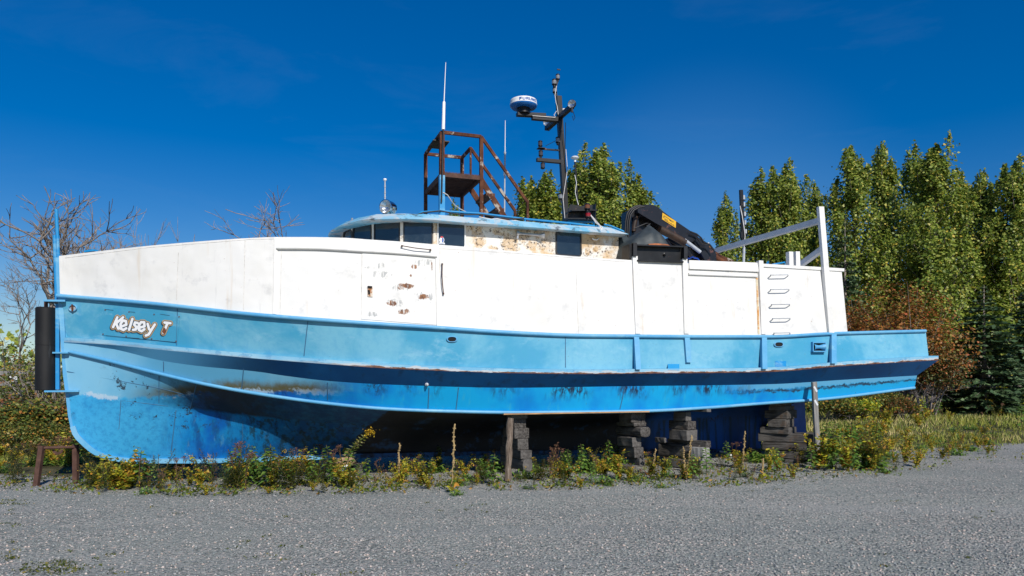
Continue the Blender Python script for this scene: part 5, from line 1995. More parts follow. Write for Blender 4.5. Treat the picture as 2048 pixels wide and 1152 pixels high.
# bark covered prop and upright plank
n = NT('bark', 0.9, 0.15)
b_ = n.noise(4, 6, 0.75, stretch=(9, 9, 1.2))
n.color(n.ramp(b_, [(0.3, (0.06, 0.045, 0.035)), (0.5, (0.17, 0.13, 0.10)), (0.7, (0.33, 0.27, 0.22))]))
n.bump(b_, 0.9, 0.03)
d = Db(1018, 2.15)
mb = MB()
p0, p1 = W(1015.5, 962, d - .1), W(1020.5, 836, d)
pts = [p0.lerp(p1, i / 9) + Vector((.008 * math.sin(i * 2.3), .006 * math.cos(i * 1.7), 0)) for i in range(10)]
mb.tube(pts, [.058 + .006 * math.sin(i * 1.9) for i in range(10)], 10)
tag(mb.build('prop_post', n.mat), 'bark-covered round prop post leaning against the midships pile', 'post')
d = Db(1632, 2.2)
up_ = empty('upright_plank', W(1641, 935, d))
tag(up_, 'tall grey upright plank with two silver tape strips beside the stern pile', 'plank')
o = up_.location
mb = MB()
p0, p1 = W(1637, 938, d) - o, W(1628, 764, d) - o
mb.bar(p0, p1, .115, .045, Vector((.45, -1, 0)))
mb.build('board', M['grey_board'], up_)
upv = (p1 - p0).normalized()
xv = upv.cross(Vector((.45, -1, 0))).normalized()
nv = xv.cross(upv).normalized()
if nv[1] > 0: nv = -nv
for (pa, pb) in (((1624, 770), (1632, 785)), ((1625.5, 797.5), (1633.5, 812))):
    mb = MB()
    mm = p0.lerp(p1, (938 - (pa[1] + pb[1]) / 2) / 174.0)
    dirv = (upv * -.85 + Vector((1, .3, 0)).normalized() * .5).normalized()
    sd = dirv.cross(nv).normalized()
    q_ = mm + nv * .026
    mb.add([q_ - dirv * .07 - sd * .022, q_ + dirv * .07 - sd * .022, q_ + dirv * .07 + sd * .022, q_ - dirv * .07 + sd * .022], [(0, 1, 2, 3)])
    mb.build('tape_strip', M['grey_beam'], up_, fix=False)

# rusty frame at the left
d0 = 12.35
stand = empty('steel_stand', G(112, 968))
tag(stand, 'rusty brown steel stand with two legs and a crossbar, left of the bow', 'stand')
o = stand.location
for (a, b, dd_) in (((70, 976), (82, 892), d0), ((150, 966), (149.5, 889), d0 + .35)):
    mb = MB()
    mb.bar(W(*a, dd_) - o, W(*b, dd_) - o, .075, .03, (0, 1, 0))
    mb.bar(W(*a, dd_) - o + Vector((.03, .03, 0)), W(*b, dd_) - o + Vector((.03, .03, 0)), .015, .06, (0, 1, 0))
    mb.build('leg', M['brown_steel'], stand)
mb = MB()
mb.tube([W(84, 896, d0 + .02) - o, W(150, 894, d0 + .35) - o], .024, 8)
mb.build('crossbar', M['brown_steel'], stand)
mb = MB()
mb.prism([W(115 + rr * 11 * math.cos(t_), 899 + rr * 10.5 * math.sin(t_), d0 + .17) - o for rr, ts in ((1, np.linspace(0, math.pi, 9)), (.55, np.linspace(math.pi, 0, 9))) for t_ in ts], (0, .015, 0))
mb.build('lug', M['brown_steel'], stand)

# ------------------------------------------------------------------ vegetation
def leaf_mat(name, stops, rough=0.5, trans=0.35, spec=0.4):
    n = NT(name, rough, spec)
    n.color(n.ramp(n.island(), stops))
    tr = n.t.nodes.new('ShaderNodeBsdfTranslucent')
    n.L(n.b.inputs['Base Color'].links[0].from_socket, tr.inputs['Color'])
    mx = n.t.nodes.new('ShaderNodeMixShader')
    mx.inputs[0].default_value = trans
    n.L(n.b.outputs[0], mx.inputs[1])
    n.L(tr.outputs[0], mx.inputs[2])
    n.L(mx.outputs[0], n.out.inputs['Surface'])
    return n.mat


def leaves(pos, size, up=0.3, aspect=1.6, bend=0.12, tip=None, out=None):
    """diamond leaves at pos (N,3); returns verts, quads"""
    N = len(pos)
    size = np.broadcast_to(size, (N,))
    nrm = rng.normal(size=(N, 3))
    nrm[:, 2] = np.abs(nrm[:, 2]) + up
    if out is not None: nrm = nrm * .75 + out
    nrm /= np.linalg.norm(nrm, axis=1, keepdims=True)
    if tip is None:
        t = rng.normal(size=(N, 3))
    else:
        t = tip + rng.normal(size=(N, 3)) * .25
    t -= nrm * np.sum(t * nrm, axis=1, keepdims=True)
    t /= np.linalg.norm(t, axis=1, keepdims=True) + 1e-9
    s = np.cross(nrm, t)
    L_ = (size * .5)[:, None]
    w = L_ / aspect
    v = np.stack([pos - t * L_, pos + s * w - nrm * L_ * bend, pos + t * L_, pos - s * w - nrm * L_ * bend], 1)
    return v.reshape(-1, 3), np.arange(N * 4).reshape(-1, 4)


def tubes_np(segs, sides=4):
    """segs: list of (p0, p1, r0, r1)"""
    vs, fs = [], []
    for p0, p1, r0, r1 in segs:
        p0, p1 = np.array(p0, float), np.array(p1, float)
        d = p1 - p0
        d /= np.linalg.norm(d) + 1e-9
        a = np.cross(d, [0, 0, 1.0]) if abs(d[2]) < .95 else np.cross(d, [1.0, 0, 0])
        a /= np.linalg.norm(a)
        b = np.cross(d, a)
        o = len(vs)
        for p, r_ in ((p0, r0), (p1, r1)):
            for k in range(sides):
                t = 2 * math.pi * k / sides
                vs.append(p + (a * math.cos(t) + b * math.sin(t)) * r_)
        for k in range(sides):
            fs.append((o + k, o + (k + 1) % sides, o + sides + (k + 1) % sides, o + sides + k))
    return np.array(vs), np.array(fs)


BARK = simple('tree_bark', (0.25, 0.21, 0.18), 0.9, 0.3, 6)
PALE = simple('pale_bark', (0.36, 0.32, 0.27), 0.9, 0.2, 6)
TWIG = simple('twig_bark', (0.30, 0.25, 0.225), 0.9, 0.25, 8)
POPLAR = leaf_mat('poplar_leaf', [(0.0, (0.081, 0.137, 0.027)), (0.35, (0.183, 0.258, 0.039)), (0.7, (0.320, 0.381, 0.056)), (0.9, (0.471, 0.504, 0.128)), (0.97, (0.656, 0.540, 0.099)), (1.0, (0.693, 0.504, 0.071))], 0.45, 0.42, 0.3)
SPRUCE = leaf_mat('spruce_needle', [(0.0, (0.030, 0.068, 0.026)), (0.6, (0.073, 0.132, 0.051)), (1.0, (0.146, 0.211, 0.097))], 0.6, 0.1)
MAPLE = leaf_mat('autumn_leaf', [(0.0, (0.101, 0.092, 0.020)), (0.25, (0.203, 0.112, 0.028)), (0.5, (0.344, 0.121, 0.030)), (0.75, (0.425, 0.173, 0.036)), (0.9, (0.243, 0.223, 0.032)), (1.0, (0.608, 0.101, 0.041))], 0.5, 0.35)
MIXED = leaf_mat('hedge_leaf', [(0.0, (0.044, 0.079, 0.018)), (0.45, (0.111, 0.151, 0.026)), (0.7, (0.199, 0.211, 0.035)), (0.86, (0.332, 0.243, 0.040)), (0.95, (0.442, 0.155, 0.044)), (1.0, (0.707, 0.442, 0.044))], 0.5, 0.3)
REDHEDGE = leaf_mat('red_hedge_leaf', [(0.0, (0.039, 0.061, 0.018)), (0.4, (0.097, 0.119, 0.026)), (0.65, (0.194, 0.140, 0.032)), (0.85, (0.324, 0.097, 0.032)), (1.0, (0.562, 0.194, 0.065))], 0.5, 0.3)
YELLOWLEAF = leaf_mat('weed_leaf', [(0, (0.102, 0.183, 0.018)), (.45, (0.264, 0.365, 0.024)), (.8, (0.527, 0.511, 0.034)), (1, (0.780, 0.546, 0.034))], .5, .35)


def poplar_mesh(seed, H, Rw, spires=3, n_leaf=9500):
    global rng
    rng = np.random.default_rng(seed)
    segs, pts, szs = [], [], []
    lean = rng.normal(0, .012, 2)

    def trunk(z): return np.array([lean[0] * z + .12 * math.sin(z * .35 + seed), lean[1] * z + .1 * math.cos(z * .3), z])
    zs_ = np.linspace(0, H * .97, 14)
    for a, b in zip(zs_[:-1], zs_[1:]):
        segs.append((trunk(a), trunk(b), .24 * (1 - a / H)**.8 + .015, .24 * (1 - b / H)**.8 + .012))
    nb = 95
    for i in range(nb):
        f = .10 + .88 * (i + rng.random()) / nb
        az = rng.uniform(0, 2 * math.pi)
        prof = min(1, f / .16)**.5 * max(.10, 1 - ((max(f, .25) - .25) / .80)**1.45)
        ln = Rw * prof * rng.uniform(.65, 1.25) * 1.35 + .25
        el = R(rng.uniform(38, 66))
        p = trunk(f * H * .93)
        r0 = .035 * (1.1 - f)
        q = p.copy()
        kk = 6
        d = np.array([math.cos(az) * math.cos(el), math.sin(az) * math.cos(el), math.sin(el)])
        lp_ = []
        for j in range(kk):
            d2 = d + np.array([0, 0, .10 * j])
            d2 /= np.linalg.norm(d2)
            q2 = q + d2 * ln / kk
            segs.append((q, q2, r0 * (1 - j / kk) + .006, r0 * (1 - (j + 1) / kk) + .005))
            lp_.append(q2)
            q = q2
        m_ = int(n_leaf / nb * (.4 + prof))
        for j in range(m_):
            k = min(kk - 1, int(kk * rng.random()**.7))
            s = .09 + .13 * ln / 3
            pts.append(lp_[k] + rng.normal(0, 1, 3) * np.array([s, s, s * 1.5]))
    for k in range(spires * 3):                              # upright leaders that make the pointed, ragged top
        z0 = H * rng.uniform(.45, .92)
        az = rng.uniform(0, 2 * math.pi)
        off = Rw * rng.uniform(.15, .80) * (1.15 - z0 / H) * 1.9
        base = trunk(z0) + np.array([math.cos(az) * off, math.sin(az) * off, 0])
        h_ = H * rng.uniform(.05, .13)
        segs.append((trunk(z0 - off * 1.2), base, .03, .02))
        segs.append((base, base + np.array([0, 0, h_]), .02, .006))
        for j in range(int(n_leaf * .012)):
            t = rng.random()
            w = .30 * (1 - t) + .05
            pts.append(base + np.array([0, 0, h_ * t * 1.04]) + rng.normal(0, 1, 3) * np.array([w, w, .12]))
    t_ = trunk(H * .93)
    for j in range(int(n_leaf * .03)):
        t = rng.random()
        w = .42 * (1 - t) + .06
        pts.append(t_ + np.array([0, 0, (t - .4) * H * .12]) + rng.normal(0, 1, 3) * np.array([w, w, .15]))
    pts = np.array(pts)
    rad = pts.copy()
    rad[:, 2] = 0
    rad /= np.linalg.norm(rad, axis=1, keepdims=True) + .3
    v, q = leaves(pts, rng.uniform(.14, .27, len(pts)), .35, 1.3, out=rad * .9)
    return segs, v, q


def bush_mesh(seed, h, w, n_leaf, size=(.10, .2), lobes=9, bare=0.0):
    global rng
    rng = np.random.default_rng(seed)
    segs, pts = [], []
    for i in range(lobes):
        az = rng.uniform(0, 6.283)
        rr = w * .5 * math.sqrt(rng.random()) * .85
        top = h * (1 - .45 * (rr / (w * .5))**2) * rng.uniform(.65, 1.0)
        c = np.array([math.cos(az) * rr, math.sin(az) * rr, top * .72])
        b0_ = np.array([math.cos(az) * rr * .25, math.sin(az) * rr * .25, 0])
        mid = (b0_ + c) / 2 + rng.normal(0, .06, 3) * w * .3
        segs += [(b0_, mid, .018 * h / 2 + .008, .012 * h / 2 + .005), (mid, c, .012 * h / 2 + .005, .004)]
        for k in range(4):
            e = c + rng.normal(0, 1, 3) * np.array([.16 * w, .16 * w, .17 * h])
            segs.append((mid.copy(), e, .006 * h / 2 + .003, .002))
        m_ = n_leaf // lobes
        s = rng.normal(0, 1, (m_, 3))
        s /= np.linalg.norm(s, axis=1, keepdims=True)
        s *= (rng.random((m_, 1))**.45)
        pts.append(c + s * np.array([.24 * w, .24 * w, .34 * top]))
    pts = np.concatenate(pts)
    pts = pts[pts[:, 2] > .03]
    rad = pts - np.array([0, 0, h * .35])
    rad /= np.linalg.norm(rad, axis=1, keepdims=True) + .3
    v, q = leaves(pts, rng.uniform(size[0], size[1], len(pts)), .4, 1.4, out=rad * .8)
    return segs, v, q


def spruce_mesh(seed, h, w, n=9000):
    global rng
    rng = np.random.default_rng(seed)
    segs = [((0, 0, 0), (0, 0, h * .55), .16, .09), ((0, 0, h * .55), (0, 0, h), .09, .01)]
    vs = []
    lev = int(h * 5.5)
    for i in range(lev):
        f = (i + rng.random()) / lev
        z = h * (.03 + .96 * f)
        rad = w * .5 * (1 - f)**.82 * rng.uniform(.75, 1.12) + .08
        for k in range(int(10 + 7 * (1 - f))):
            az = rng.uniform(0, 6.283)
            ln = rad * rng.uniform(.7, 1.08)
            d = np.array([math.cos(az), math.sin(az), 0])
            s = np.array([-math.sin(az), math.cos(az), 0])
            tip = np.array([0, 0, z]) + d * ln + np.array([0, 0, -.16 * ln + .12 * ln * f])
            segs.append(((0, 0, z), tip, .016 * (1 - f) + .006, .003))
            cnt = max(3, int(ln * 8))
            for j in range(cnt):
                t = .25 + .75 * (j + rng.random()) / cnt
                c = np.array([0, 0, z]) + (tip - np.array([0, 0, z])) * t
                for sd in (-1, 1):
                    L_ = (.13 + .28 * (1 - t * .6)) * min(1, ln) * rng.uniform(.7, 1.2)
                    dirv = d * .75 + s * sd * rng.uniform(.4, 1.0) + np.array([0, 0, rng.uniform(-.40, .12)])
                    dirv /= np.linalg.norm(dirv)
                    wv = np.cross(dirv, [0, 0, 1]) * .055 + np.array([0, 0, .035 * rng.normal()])
                    vs.append([c - wv * .6, c + dirv * L_ * .5 - wv * 1.2, c + dirv * L_, c + dirv * L_ * .5 + wv * 1.2])
    v = np.array(vs).reshape(-1, 3)
    return segs, v, np.arange(len(v)).reshape(-1, 4)


def bare_mesh(seed, h, spread=.55, depth=5, r0=.14, kids=(2, 3), first=.26):
    global rng
    rng = np.random.default_rng(seed)
    segs, tips = [], []

    def grow(p, d, ln, r_, lev):
        k = 4
        for j in range(k):
            d = d + rng.normal(0, .10, 3) + np.array([0, 0, .045])
            d /= np.linalg.norm(d)
            q = p + d * ln / k
            segs.append((p, q, r_ * (1 - .1 * j), r_ * (1 - .1 * (j + 1))))
            if lev < depth and lev > 0 and rng.random() < .55:
                e = d + rng.normal(0, spread * 1.1, 3)
                e /= np.linalg.norm(e)
                grow(q.copy(), e, ln * rng.uniform(.35, .6), r_ * .45, max(lev + 1, depth - 1))
            p = q
        tips.append(p)
        if lev >= depth: return
        for _ in range(rng.integers(kids[0], kids[1] + 1)):
            e = d + rng.normal(0, spread, 3) + np.array([0, 0, .12])
            e /= np.linalg.norm(e)
            grow(p.copy(), e, ln * rng.uniform(.62, .88), r_ * .66, lev + 1)
    grow(np.zeros(3), np.array([0, 0, 1.0]), h * first, r0, 0)
    return segs, tips


def make_plant(name, parts, loc, label, cat, group=None, rz=0.0, sc=(1, 1, 1)):
    """parts: list of (part name, existing mesh)"""
    root = empty(name, loc, rz)
    root.scale = sc
    tag(root, label, cat, group)
    for pn, me in parts:
        o = bpy.data.objects.new(pn, me)
        COL.objects.link(o)
        o.parent = root
    return root


def to_mesh_pair(segs, v, q, bark, leaf, sides=4):
    tv, tf = tubes_np(segs, sides)
    a = np_mesh('trunk', tv, tf, bark, smooth=True)
    b = np_mesh('crown', v, q, leaf)
    m1, m2 = a.data, b.data
    bpy.data.objects.remove(a)
    bpy.data.objects.remove(b)
    return [('trunk', m1), ('crown', m2)]


# poplars
POPS = [to_mesh_pair(*poplar_mesh(s, 18, w, k, nl), BARK, POPLAR) for s, w, k, nl in ((11, 2.5, 5, 10500), (12, 3.4, 10, 15500), (13, 3.0, 8, 13500), (14, 3.9, 14, 18500))]

POP_TOP = [float(np.percentile([v.co[2] for v in p_[1][1].vertices], 99.9)) for p_ in POPS]


def poplar(px, top, D, kind, wide, label, rz):
    g = Vector(((px - CX) / F * D, D, 0))
    g[2] = gz(g[0], g[1])
    h = CAMZ + (HY - top) / F * D - g[2]
    zt = POP_TOP[kind]
    return make_plant('poplar_tree', POPS[kind], g, label, 'tree', 'poplars behind the boat', rz, (h / 18 * wide, h / 18 * wide, h / zt))


for a in ((912, 402, 60, 0, .8, 'small poplar whose tip shows under the rusty lookout platform', 1.0),
          (1052, 357, 58, 2, 1.15, 'slim poplar just right of the platform stair, left of the mast', 2.0),
          (1103, 345, 57, 2, 1.25, 'poplar directly behind the lower mast, shorter than its right neighbour', 3.2),
          (1150, 319, 60, 1, 1.15, 'poplar behind the satellite mushroom antenna', 4.4),
          (1203, 296, 58, 3, 1.15, 'tallest poplar of the group between mast and crane', 5.1),
          (1258, 356, 57, 2, 1.2, 'low poplar behind the hump of the crane', .4),
          (1457, 390, 56, 0, 1.0, 'lowest poplar left of the stern lamp post', 1.4),
          (1521, 344, 58, 0, 1.15, 'slim poplar just right of the stern lamp post', 2.6),
          (1578, 326, 57, 3, .95, 'broad poplar behind the slanting gantry beam', 3.6),
          (1626, 372, 60, 2, .8, 'poplar behind the top of the white gantry post', 5.6),
          (1712, 293, 55, 1, 1.0, 'tall poplar right of the gantry post, above the white stern house', .9),
          (1768, 288, 59, 2, .9, 'poplar between two tall ones, with a pale trunk showing', 2.2),
          (1820, 292, 61, 0, 1.1, 'narrow poplar left of the tallest one on the right', 3.9),
          (1869, 279, 54, 1, 1.05, 'tallest poplar of all, above the stern bulwark', 4.8),
          (1912, 350, 60, 2, .9, 'shorter poplar right of the tallest one', 5.9),
          (1966, 343, 57, 2, .85, 'thin-crowned poplar with sky showing through, left of the last poplar', 1.9),
          (2040, 318, 55, 3, 1.0, 'last poplar at the far right, beyond the thin-crowned one', 3.0)):
    poplar(*a)

# spruces
SPR = [to_mesh_pair(*spruce_mesh(s, 6.0, w), BARK, SPRUCE) for s, w in ((21, 4.6), (22, 3.8))]


def stand_at(px, D): return Vector(((px - CX) / F * D, D, gz((px - CX) / F * D, D)))


def place(name, parts, px, D, top, h0, label, cat, group=None, rz=0.0, wide=1.0):
    g = stand_at(px, D)
    h = CAMZ + (HY - top) / F * D - g[2]
    s = h / h0
    return make_plant(name, parts, g, label, cat, group, rz, (s * wide, s * wide, s))


place('spruce_tree', SPR[0], 1968, 36.5, 570, 6.0, 'broad dark spruce right of the red-brown autumn bush', 'tree', None, .3, 1.15)
place('spruce_tree', SPR[1], 2058, 40, 560, 6.0, 'second dark spruce, right of the broad one', 'tree', None, 1.3, 1.0)
place('spruce_tree', SPR[1], 1690, 46, 440, 6.0, 'tall thin spruce right behind the white stern house', 'tree', None, 2.3, .62)

# autumn bush and hedge
for a in ((31, 'broad_bush', 1790, 37, 545, 4.5, 4.6, 5200, MAPLE, 'large rust-red autumn bush behind the stern bulwark', 'bush'),
          (32, 'broad_bush', 1722, 40, 575, 4.5, 3.6, 3600, MAPLE, 'rust-red bush at the left of the large autumn bush, by the stern house', 'bush'),
          (33, 'broad_bush', 1856, 35, 650, 4.0, 3.0, 3800, REDHEDGE, 'greenish red bush between the stern guard and the broad spruce', 'bush')):
    pr = to_mesh_pair(*bush_mesh(a[0], a[5], a[6], a[7] * 3, (.055, .125), 20), TWIG, a[8])
    place(a[1], [('stems', pr[0][1]), ('crown', pr[1][1])], a[2], a[3], a[4], a[5], a[9], a[10])
HEDGE = []
for s, h, w, nl, m_ in ((41, 1.8, 2.6, 4200, MIXED), (42, 2.0, 2.2, 4200, REDHEDGE), (43, 1.3, 2.0, 3000, YELLOWLEAF)):
    pr = to_mesh_pair(*bush_mesh(s, h, w, nl, (.06, .13), 11), TWIG, m_)
    HEDGE.append([('stems', pr[0][1]), ('crown', pr[1][1])])
pr = to_mesh_pair(*bush_mesh(44, 2.4, 2.4, 1700, (.05, .10), 16), TWIG, MIXED)
HEDGE.append([('stems', pr[0][1]), ('crown', pr[1][1])])
hl = ['green hedge shrub', 'reddish hedge shrub', 'yellowing hedge shrub']
for (px, D, top, k, wide, rz, lab) in (
        (18, 21, 778, 1, 1.3, .2, 'reddish shrub at the left edge, below the rail fence'), (75, 20, 782, 0, 1.2, 1.2, 'green shrub behind the foot of the black bow roller'),
        (125, 20.5, 785, 1, 1.1, 2.2, 'reddish shrub behind the stem, right of the bow roller'), (-20, 19, 800, 0, 1.3, 2.9, 'green shrub left of the low hedge, beyond the steel stand'),
        (45, 17.5, 832, 0, 1.1, 3.5, 'low green shrub in front of the reddish shrub at the left'), (110, 17.6, 836, 0, 1.0, 4.4, 'low green shrub between the steel stand and the bow'), (172, 18.5, 838, 0, 1.1, 5.0, 'low shrub seen under the curve of the forefoot'),
        (100, 24, 655, 3, .8, 5.5, 'tall yellow-leaved shrub behind the bow roller'), (45, 27, 665, 3, .9, .7, 'yellow-leaved shrub behind the pale bare trunk'), (142, 26, 690, 3, .8, 2.7, 'yellow shrub glimpsed between roller post and stem'), (0, 30, 650, 3, 1.0, 2.0, 'thin yellow-leaved shrub at the left edge under the bare tree'),
        (1548, 26, 800, 0, 1.1, .5, 'green shrub seen in the gap between skeg and rudder'), (1650, 31, 776, 0, 1.3, .9, 'green shrub just right of the tall upright plank'), (1700, 32, 783, 2, 1.2, 1.9, 'yellowing shrub under the stern, right of the upright plank'),
        (1752, 33, 772, 0, 1.3, 2.8, 'green shrub under the overhang of the stern'), (1806, 32, 786, 1, 1.2, 3.9, 'dark reddish shrub under the stern corner'),
        (1900, 39, 772, 1, 1.2, 4.8, 'reddish shrub at the foot of the broad spruce'), (2012, 38, 768, 2, .9, 5.7, 'bright yellow-green shrub in front of the broad spruce, by the pale bare stems'),
        (1955, 44, 770, 0, 1.4, 1.1, 'low green shrub along the foot of the spruces'), (2060, 40, 770, 1, 1.3, 2.1, 'reddish shrub low at the right edge')):
    place('hedge_shrub', HEDGE[k], px, D, top, (1.8, 2.0, 1.3, 2.4)[k], lab, 'shrub', 'shrubs at the edge of the meadow', rz, wide)
# dark undergrowth that closes the gaps below the poplar crowns
UND = []
for s in (51, 52):
    pr = to_mesh_pair(*bush_mesh(s, 6, 6, 9000, (.2, .4), 16), TWIG, POPLAR)
    UND.append([('stems', pr[0][1]), ('crown', pr[1][1])])
for i, (px, D, top, lab) in enumerate(((1835, 60, 540, 'leafy undergrowth tree above the largest autumn bush'), (1905, 58, 530, 'leafy undergrowth tree between autumn bush and broad spruce'),
                                       (1990, 60, 505, 'leafy undergrowth tree above the broad spruce'), (2062, 58, 480, 'leafy undergrowth tree at the far right above the spruces'))):
    place('broadleaf_tree', [('trunk', UND[i % 2][0][1]), ('crown', UND[i % 2][1][1])], px, D, top, 6, lab, 'tree', 'leafy trees under the poplars', i * 1.1, .95)

# bare trees
def bare(seed, px, D, top, base_h, label, bark, r0, spread, depth, kids, first, few=0, rz=0.0, leafmat=None, lean=None, wide=1.0):
    segs, tips = bare_mesh(seed, base_h, spread, depth, r0, kids, first)
    g = stand_at(px, D)
    mx = max(p[1][2] for p in segs)
    want = CAMZ + (HY - top) / F * D - g[2]
    k = want / mx
    wv = np.array([wide, wide, 1.0]) * k
    segs = [(np.array(a) * wv, np.array(b) * wv, max(ra * k * .52, .0038 * D / 28), max(rb * k * .52, .0034 * D / 28)) for a, b, ra, rb in segs]
    tv, tf = tubes_np(segs, 4)
    root = empty('bare_tree', g, rz)
    if lean: root.rotation_euler = (lean[0], lean[1], rz)
    tag(root, label, 'tree')
    main = [s for s in segs if s[2] > r0 * k * .62]
    o = np_mesh('branches', tv, tf, bark, parent=root, smooth=True)
    tv, tf = tubes_np([(a, b, ra * 1.04, rb * 1.04) for a, b, ra, rb in main], 7)
    np_mesh('trunk', tv, tf, bark, parent=root, smooth=True)
    if few:
        tp = np.array(tips)[rng.integers(0, len(tips), few)] * k
        tp = tp[tp[:, 2] < want * .55]
        if len(tp):
            pts = np.repeat(tp, 12, 0) + rng.normal(0, .16, (len(tp) * 12, 3))
            v, q = leaves(pts, rng.uniform(.09, .17, len(pts)), .3, 1.4)
            np_mesh('leaves', v, q, leafmat, parent=root)
    return root


bare(61, 105, 27, 400, 6, 'largest bare tree, standing behind the blue stem posts', BARK, .15, .50, 6, (2, 3), .22, 40, .4, YELLOWLEAF, wide=1.3)
bare(62, 30, 29, 545, 6, 'lower bare tree at the left edge, beside the bow roller', BARK, .10, .50, 6, (2, 3), .18, 60, 1.4, YELLOWLEAF)
bare(66, 165, 30, 432, 6, 'bare tree whose branches spread right above the white bow', BARK, .10, .42, 5, (2, 3), .30, 0, 5.4)
bare(63, 250, 34, 455, 6, 'small bare tree peeping over the white bow rail', TWIG, .08, .45, 5, (2, 3), .3, 0, 2.4)
bare(67, 318, 36, 408, 6, 'bare tree with upright shoots above the foredeck', TWIG, .09, .26, 4, (2, 3), .4, 0, 1.0)
bare(64, 560, 38, 386, 6, 'round-crowned bare tree left of the pilothouse', TWIG, .12, .52, 6, (2, 3), .17, 0, 3.4, wide=1.55)
bare(65, 52, 22, 590, 4, 'pale leaning bare trunk with drooping branches, left of the bow roller', PALE, .075, .55, 4, (1, 2), .5, 8, 2.0, YELLOWLEAF, lean=(0, -.32))
bare(68, 1990, 37, 700, 3, 'pale bare stems in front of the broad spruce', PALE, .06, .42, 3, (2, 3), .4, 0, .6)
bare(69, 1840, 34, 765, 2.5, 'grey bare bush under the stern corner', TWIG, .05, .5, 4, (2, 3), .3, 0, .3)

# far rail fence with a white board
fo = stand_at(20, 24.5)
fen = empty('rail_fence', fo)
tag(fen, 'grey wooden rail fence far behind the bow roller', 'fence')
for i in range(4):
    mb = MB()
    mb.bar(Vector((-2.6 + i * 1.5, 0, -.3)), Vector((-2.6 + i * 1.5, 0, 2.05)), .1)
    mb.build('post', M['grey_board'], fen)
for z in (1.62, 1.98):
    mb = MB()
    mb.bar(Vector((-2.8, -.07, z)), Vector((2.2, -.07, z + .02)), .05, .12)
    mb.build('rail', M['grey_board'], fen)
mb = MB()
mb.box(W(27, 758, 24.2), (.24, .03, .18))
mb.mi = 1
for dx in (-.07, .05): mb.box(W(27, 758, 24.2) + Vector((dx, -.02, .0)), (.05, .01, .045))
tag(mb.build('notice_board', [M['plastic_white'], M['grey_metal']]), 'small white board on the far rail fence', 'sign')

# far-off wood that closes the horizon behind everything
rng = np.random.default_rng(88)
nfw = 15000
xw = rng.uniform(-170, 170, nfw)
hw = 4.5 + 2.2 * np.sin(xw * .21) + 1.6 * np.sin(xw * .57 + 1) + 1.0 * np.sin(xw * 1.3)
yw = 112 + rng.normal(0, 3, nfw)
pw_ = np.stack([xw, yw, 1.0 + np.abs(hw) * rng.random(nfw)**.7 * 1.25], 1)
v, q = leaves(pw_, rng.uniform(.7, 1.5, nfw), .3, 1.3, out=np.tile(np.array([[0.1, -.8, .2]]), (nfw, 1)))
tag(np_mesh('far_wood', v, q, POPLAR), kind='stuff')

# ------------------------------------------------------------------ meadow grass
def blades(pts, hgt, wid, lean=.35):
    N = len(pts)
    az = rng.uniform(0, 6.283, N)
    d = np.stack([np.cos(az), np.sin(az), np.zeros(N)], 1)
    ln = rng.normal(0, lean, (N, 2))
    tip = pts + np.stack([ln[:, 0] * hgt, ln[:, 1] * hgt, hgt], 1)
    w = d * wid[:, None]
    return np.stack([pts - w, pts + w, tip], 1).reshape(-1, 3), np.arange(N * 3).reshape(-1, 3)


rng = np.random.default_rng(90)
gp = []
while len(gp) < 52000:
    D = 16 + 50 * rng.random()**1.7
    side_ = rng.random()
    if side_ < .74: px = rng.uniform(1500, 2090)
    else: px = rng.uniform(-60, 230)
    x = (px - CX) / F * D
    e = D - grassline(x)
    if e < rng.normal(.2, .5): continue
    gp.append((x, D, gz(x, D) - .01))
gp = np.array(gp)
patch = np.sin(gp[:, 0] * .9 + gp[:, 1] * .35) + np.sin(gp[:, 0] * .33 - gp[:, 1] * .8 + 1.3)
hg = rng.uniform(.05, .20, len(gp)) * (1 + .35 * patch) * np.clip((gp[:, 1] - 13) / 12, .55, 1.25)
v, t_ = blades(gp, hg, rng.uniform(.007, .016, len(gp)) * gp[:, 1] / 22)
n = NT('meadow_grass', 0.6, 0.3)
zz = n.noise(0.25, 4, 0.6)
isl = n.island()
n.color(n.mix(n.mr(n.m('ADD', zz, n.m('MULTIPLY', isl, .25)), .60, .80), n.ramp(isl, [(0, (0.10, 0.14, 0.014)), (.5, (0.20, 0.24, 0.028)), (1, (0.34, 0.31, 0.05))]), n.ramp(isl, [(0, (0.36, 0.29, 0.09)), (1, (0.62, 0.50, 0.22))])))
g_o = np_mesh('meadow_grass', v, None, n.mat, tri=t_)
tag(g_o, kind='stuff')

# ------------------------------------------------------------------ weeds along the gravel
COVER = leaf_mat('cover_leaf', [(0, (0.054, 0.086, 0.013)), (.5, (0.130, 0.184, 0.017)), (.75, (0.238, 0.238, 0.022)), (.9, (0.238, 0.130, 0.032)), (1, (0.367, 0.194, 0.032))], .55, .3)
STEM = simple('weed_stem', (0.10, 0.085, 0.03), 0.8, 0.2)
STEMB = simple('dry_stem', (0.13, 0.075, 0.04), 0.8, 0.2)
WLEAF = leaf_mat('weed_leaf', [(0, (0.035, 0.055, 0.010)), (.5, (0.085, 0.11, 0.014)), (.8, (0.16, 0.155, 0.018)), (1, (0.24, 0.17, 0.02))], .5, .3)
WLEAF2 = leaf_mat('autumn_weed_leaf', [(0, (0.125, 0.149, 0.022)), (.35, (0.286, 0.317, 0.026)), (.7, (0.537, 0.486, 0.033)), (.88, (0.501, 0.243, 0.041)), (1, (0.715, 0.337, 0.049))], .55, .35)
GLEAF = leaf_mat('green_weed_leaf', [(0, (0.070, 0.154, 0.034)), (.6, (0.168, 0.307, 0.051)), (1, (0.364, 0.476, 0.084))], .5, .3)
GREY = leaf_mat('grey_green_leaf', [(0, (0.049, 0.084, 0.049)), (1, (0.154, 0.210, 0.126))], .6, .2)
